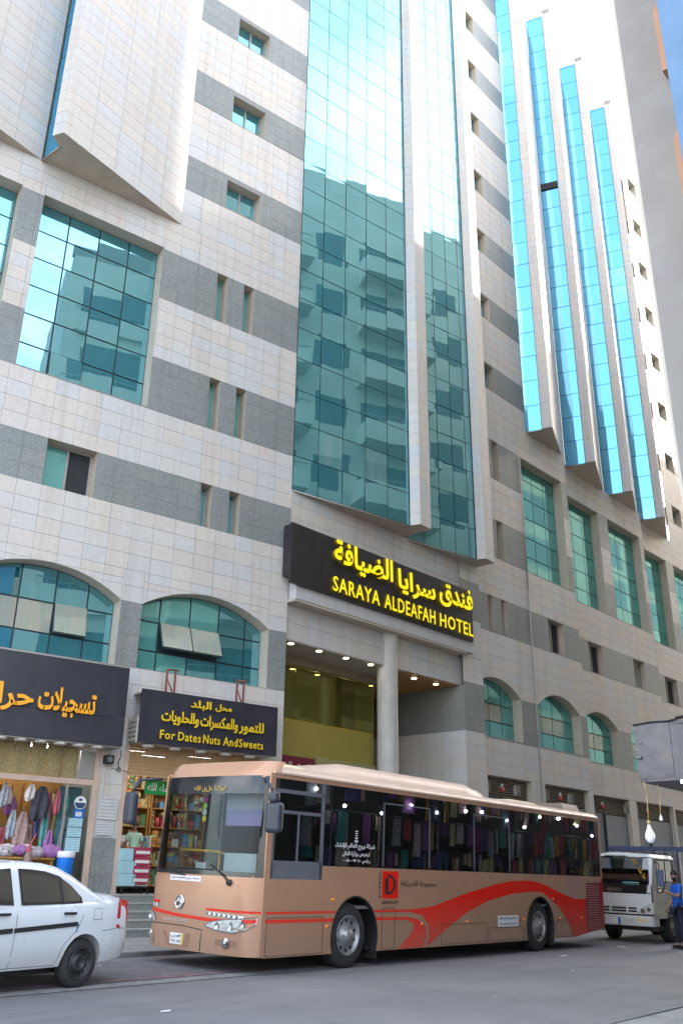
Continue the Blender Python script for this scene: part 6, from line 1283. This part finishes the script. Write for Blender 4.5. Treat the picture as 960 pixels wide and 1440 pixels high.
# ------------------------------------------------------------------ metal box sign and hanging bulbs at the right edge
m, nt, p, N, L = newmat('dull_sheet_metal'); n1 = noise(nt, 1.3, 4, .6); r = ramp(nt, [(.3, (.08, .073, .08)), (.55, (.115, .105, .112)), (.8, (.17, .14, .10))]); L(n1.outputs['Fac'], r.inputs[0]); L(r.outputs[0], p.inputs['Base Color']); p.inputs['Metallic'].default_value = .5; p.inputs['Roughness'].default_value = .42; n2 = noise(nt, 2.2, 3, .5); L(bumpn(nt, n2.outputs['Fac'], .5, .06), p.inputs['Normal']); M_SHEET = m
t = thing('metal_box_sign', fr(12.2, 4.3, 2.58), 'grey sheet metal sign box jutting out above the street at the right edge', 'sign')
def sheetp(name, f, nu, nv): b = MB(); b.grid(f, nu, nv, 0, True, False); o = b.build(name, M_SHEET, t); return o
rn = random.Random(3); jit = [[rn.uniform(-.006, .006) for _ in range(20)] for _ in range(20)]
sheetp('front_sheet', lambda u, v: (12.0 + jit[int(u * 8)][int(v * 8)], 4.77 - .47 * u, 2.58 + .70 * v + .02 * u), 8, 8)
sheetp('front_sheet', lambda u, v: (12.0 + .1 * u + jit[int(u * 8) + 9][int(v * 8)], 4.295 - .44 * u, 2.585 + .72 * v), 8, 8)
b = MB(); b.box(12.01, 14.6, 3.86, 4.76, 2.56, 2.60); b.box(12.01, 14.6, 4.72, 4.765, 2.58, 3.27); b.box(12.01, 14.6, 3.86, 4.76, 3.27, 3.30); b.build('box_body', M_SHEET, t)
b = MB(); b.tube([(11.99, 4.78, 3.29), (12.0, 4.55, 3.31), (11.98, 4.3, 3.30), (12.0, 4.05, 3.34), (11.99, 3.86, 3.33)], .012, 6); b.tube([(11.98, 4.2, 3.33), (11.99, 4.0, 3.36), (12, 3.86, 3.35)], .015, 6); b.build('edge_cable', M_BLK, t)
b = MB(); b.tube([(11.96, 4.78, 2.86), (11.99, 4.70, 2.87)], .012, 6); b.sphere((11.98, 4.72, 2.87), .025, 8); b.sphere((11.99, 4.70, 3.05), .015, 6); b.build('bolt', M_GREYM, t)
b = MB(); b.cyl((12.06, 4.25, 2.545), (12.06, 3.9, 2.545), .018, .018, 8); b.build('tube_lamp', emit('tube_light', (.95, .97, 1), 6), t)
for x, y, zt, zb, lit, lab in ((12.0, 4.71, 2.12, 1.81, True, 'large white teardrop bulb hanging from a golden cord under the metal sign'), (12.15, 4.60, 2.20, 2.08, False, 'small white bulb hanging right of the large teardrop bulb')):
    t = thing('hanging_bulb', fr(x, y, zb), lab, 'bulb'); b = MB(); s_ = .85 if lit else .3
    r_ = .075 * s_; zc = zb + r_
    b.lathe([(0, zb), (r_ * .6, zb + .015 * s_), (r_, zc), (r_ * .93, zc + .05 * s_), (r_ * .5, zc + .13 * s_), (r_ * .3, zc + .18 * s_), (r_ * .28, zc + .2 * s_)], (x, y, 0), 'z', 20); b.build('glass', pbr('opal_glass', (.8, .8, .8), .2, spec=.6), t)
    b = MB(); b.cyl((x, y, zc + .19 * s_), (x, y, zc + .25 * s_), .025 * s_, .025 * s_, 10); b.tube([(x, y, zc + .24 * s_), (x + .01, y - .01, 2.4), (x, y + .005, 2.57)], .006, 5); b.build('cord', pbr('gold_cord', (.45, .32, .10), .5), t)
# small fittings over the shop louvres of the right wing
for bi, us in ((0, (.7, 1.6, 2.6, 4.6, 5.6, 6.4)), (1, (.9, 2.0, 4.2, 5.1, 6.2))):
    FB = fr(*BAYS[bi], 0, -3.7)
    for k, u in enumerate(us):
        if k % 3 == 1:
            t = thing('alarm_bell', FB @ Matrix.Translation((u, .1, 4.55)), 'round red alarm lamp on the louvres, %s from the hotel entrance' % ['first', 'second', 'third', 'fourth'][k // 3 + bi * 2], 'lamp', 'red lamps over the shop louvres')
            b = MB(); b.sphere((u, .1, 4.52), .09, 10); b.build('dome', pbr('faded_red', (.45, .06, .06), .5), t, FB); b = MB(); b.cyl((u, .1, 4.6), (u, .1, 4.72), .05, .04, 8); b.box(u - .02, u + .02, .1, .2, 4.6, 4.64); b.build('bracket', M_LED, t, FB)
        else:
            t = thing('vent_box', FB @ Matrix.Translation((u, .1, 4.4)), 'pale slatted vent box on the louvres, %s from the hotel entrance' % 'first second third fourth fifth sixth seventh'.split()[(k // 3) * 2 + (k % 3 == 2) + bi * 4], 'vent', 'vent boxes over the shop louvres'); b = MB()
            b.box(u - .14, u + .14, .08, .2, 4.38, 4.74); b.build('case', pbr('pale_vent', (.32, .29, .25), .6), t, FB)
            b = MB()
            for q in range(4): b.box(u - .12, u + .12, .06, .08, 4.41 + .085 * q, 4.45 + .085 * q)
            b.build('slat', M_GREYM, t, FB)

# ------------------------------------------------------------------ clothes stalls across the street (they show in the bus windows)
rn = random.Random(11)
for s_i in range(5):
    x0 = 18.2 + 4.1 * s_i
    t = thing('clothes_stall', fr(x0 + 2, 4.2, -.09), 'lamp-lit clothes stall number %s from the tower, on the near pavement' % ['one', 'two', 'three', 'four', 'five'][s_i], 'stall', 'clothes stalls on the near pavement')
    b = MB(); b.box(x0, x0 + 4, 3.83, 3.86, -.09, 4.5); b.build('back_board', M_INT, t)
    b = MB(); b.box(x0, x0 + 4, 3.85, 4.75, 4.3, 4.36); b.build('canopy', M_INT, t)
    b = MB(); b.tube([(x0, 4.6, 3.6), (x0 + 4, 4.6, 3.6)], .02, 6); b.tube([(x0, 4.4, 2.7), (x0 + 4, 4.4, 2.7)], .02, 6); b.build('rail', M_GREYM, t)
    b = MB()
    for row, (y, zt) in enumerate(((4.6, 3.6), (4.4, 2.7), (4.3, 1.8))):
        x = x0 + .1
        while x < x0 + 3.8:
            w_ = rn.choice((.12, .2, .3, .5, .7)) * rn.uniform(.8, 1.2); h_ = rn.uniform(.25, .95); zo = rn.uniform(-.12, .06)
            if rn.random() < .93: b.grid(lambda u, v: (x + (u - .5) * w_ * (.6 + .4 * v) + w_ / 2, y + .05 * sin(u * 9 + v * 2) * v, zt + zo - h_ * v), 5, 4, rn.randrange(len(CM)), True)
            x += w_ * rn.uniform(.7, 1.1)
    o = b.build('hanging_clothes', CM, t); o['kind'] = 'stuff'
    for x in (x0 + .6, x0 + 2.0, x0 + 3.4): b = MB(); b.sphere((x + rn.uniform(-.3, .3), 4.66, 2.75 + .55 * rn.random()), .045, 8); b.build('lamp', emit('stall_lamp', (.9, .96, 1), 11), t)
flush_panels()
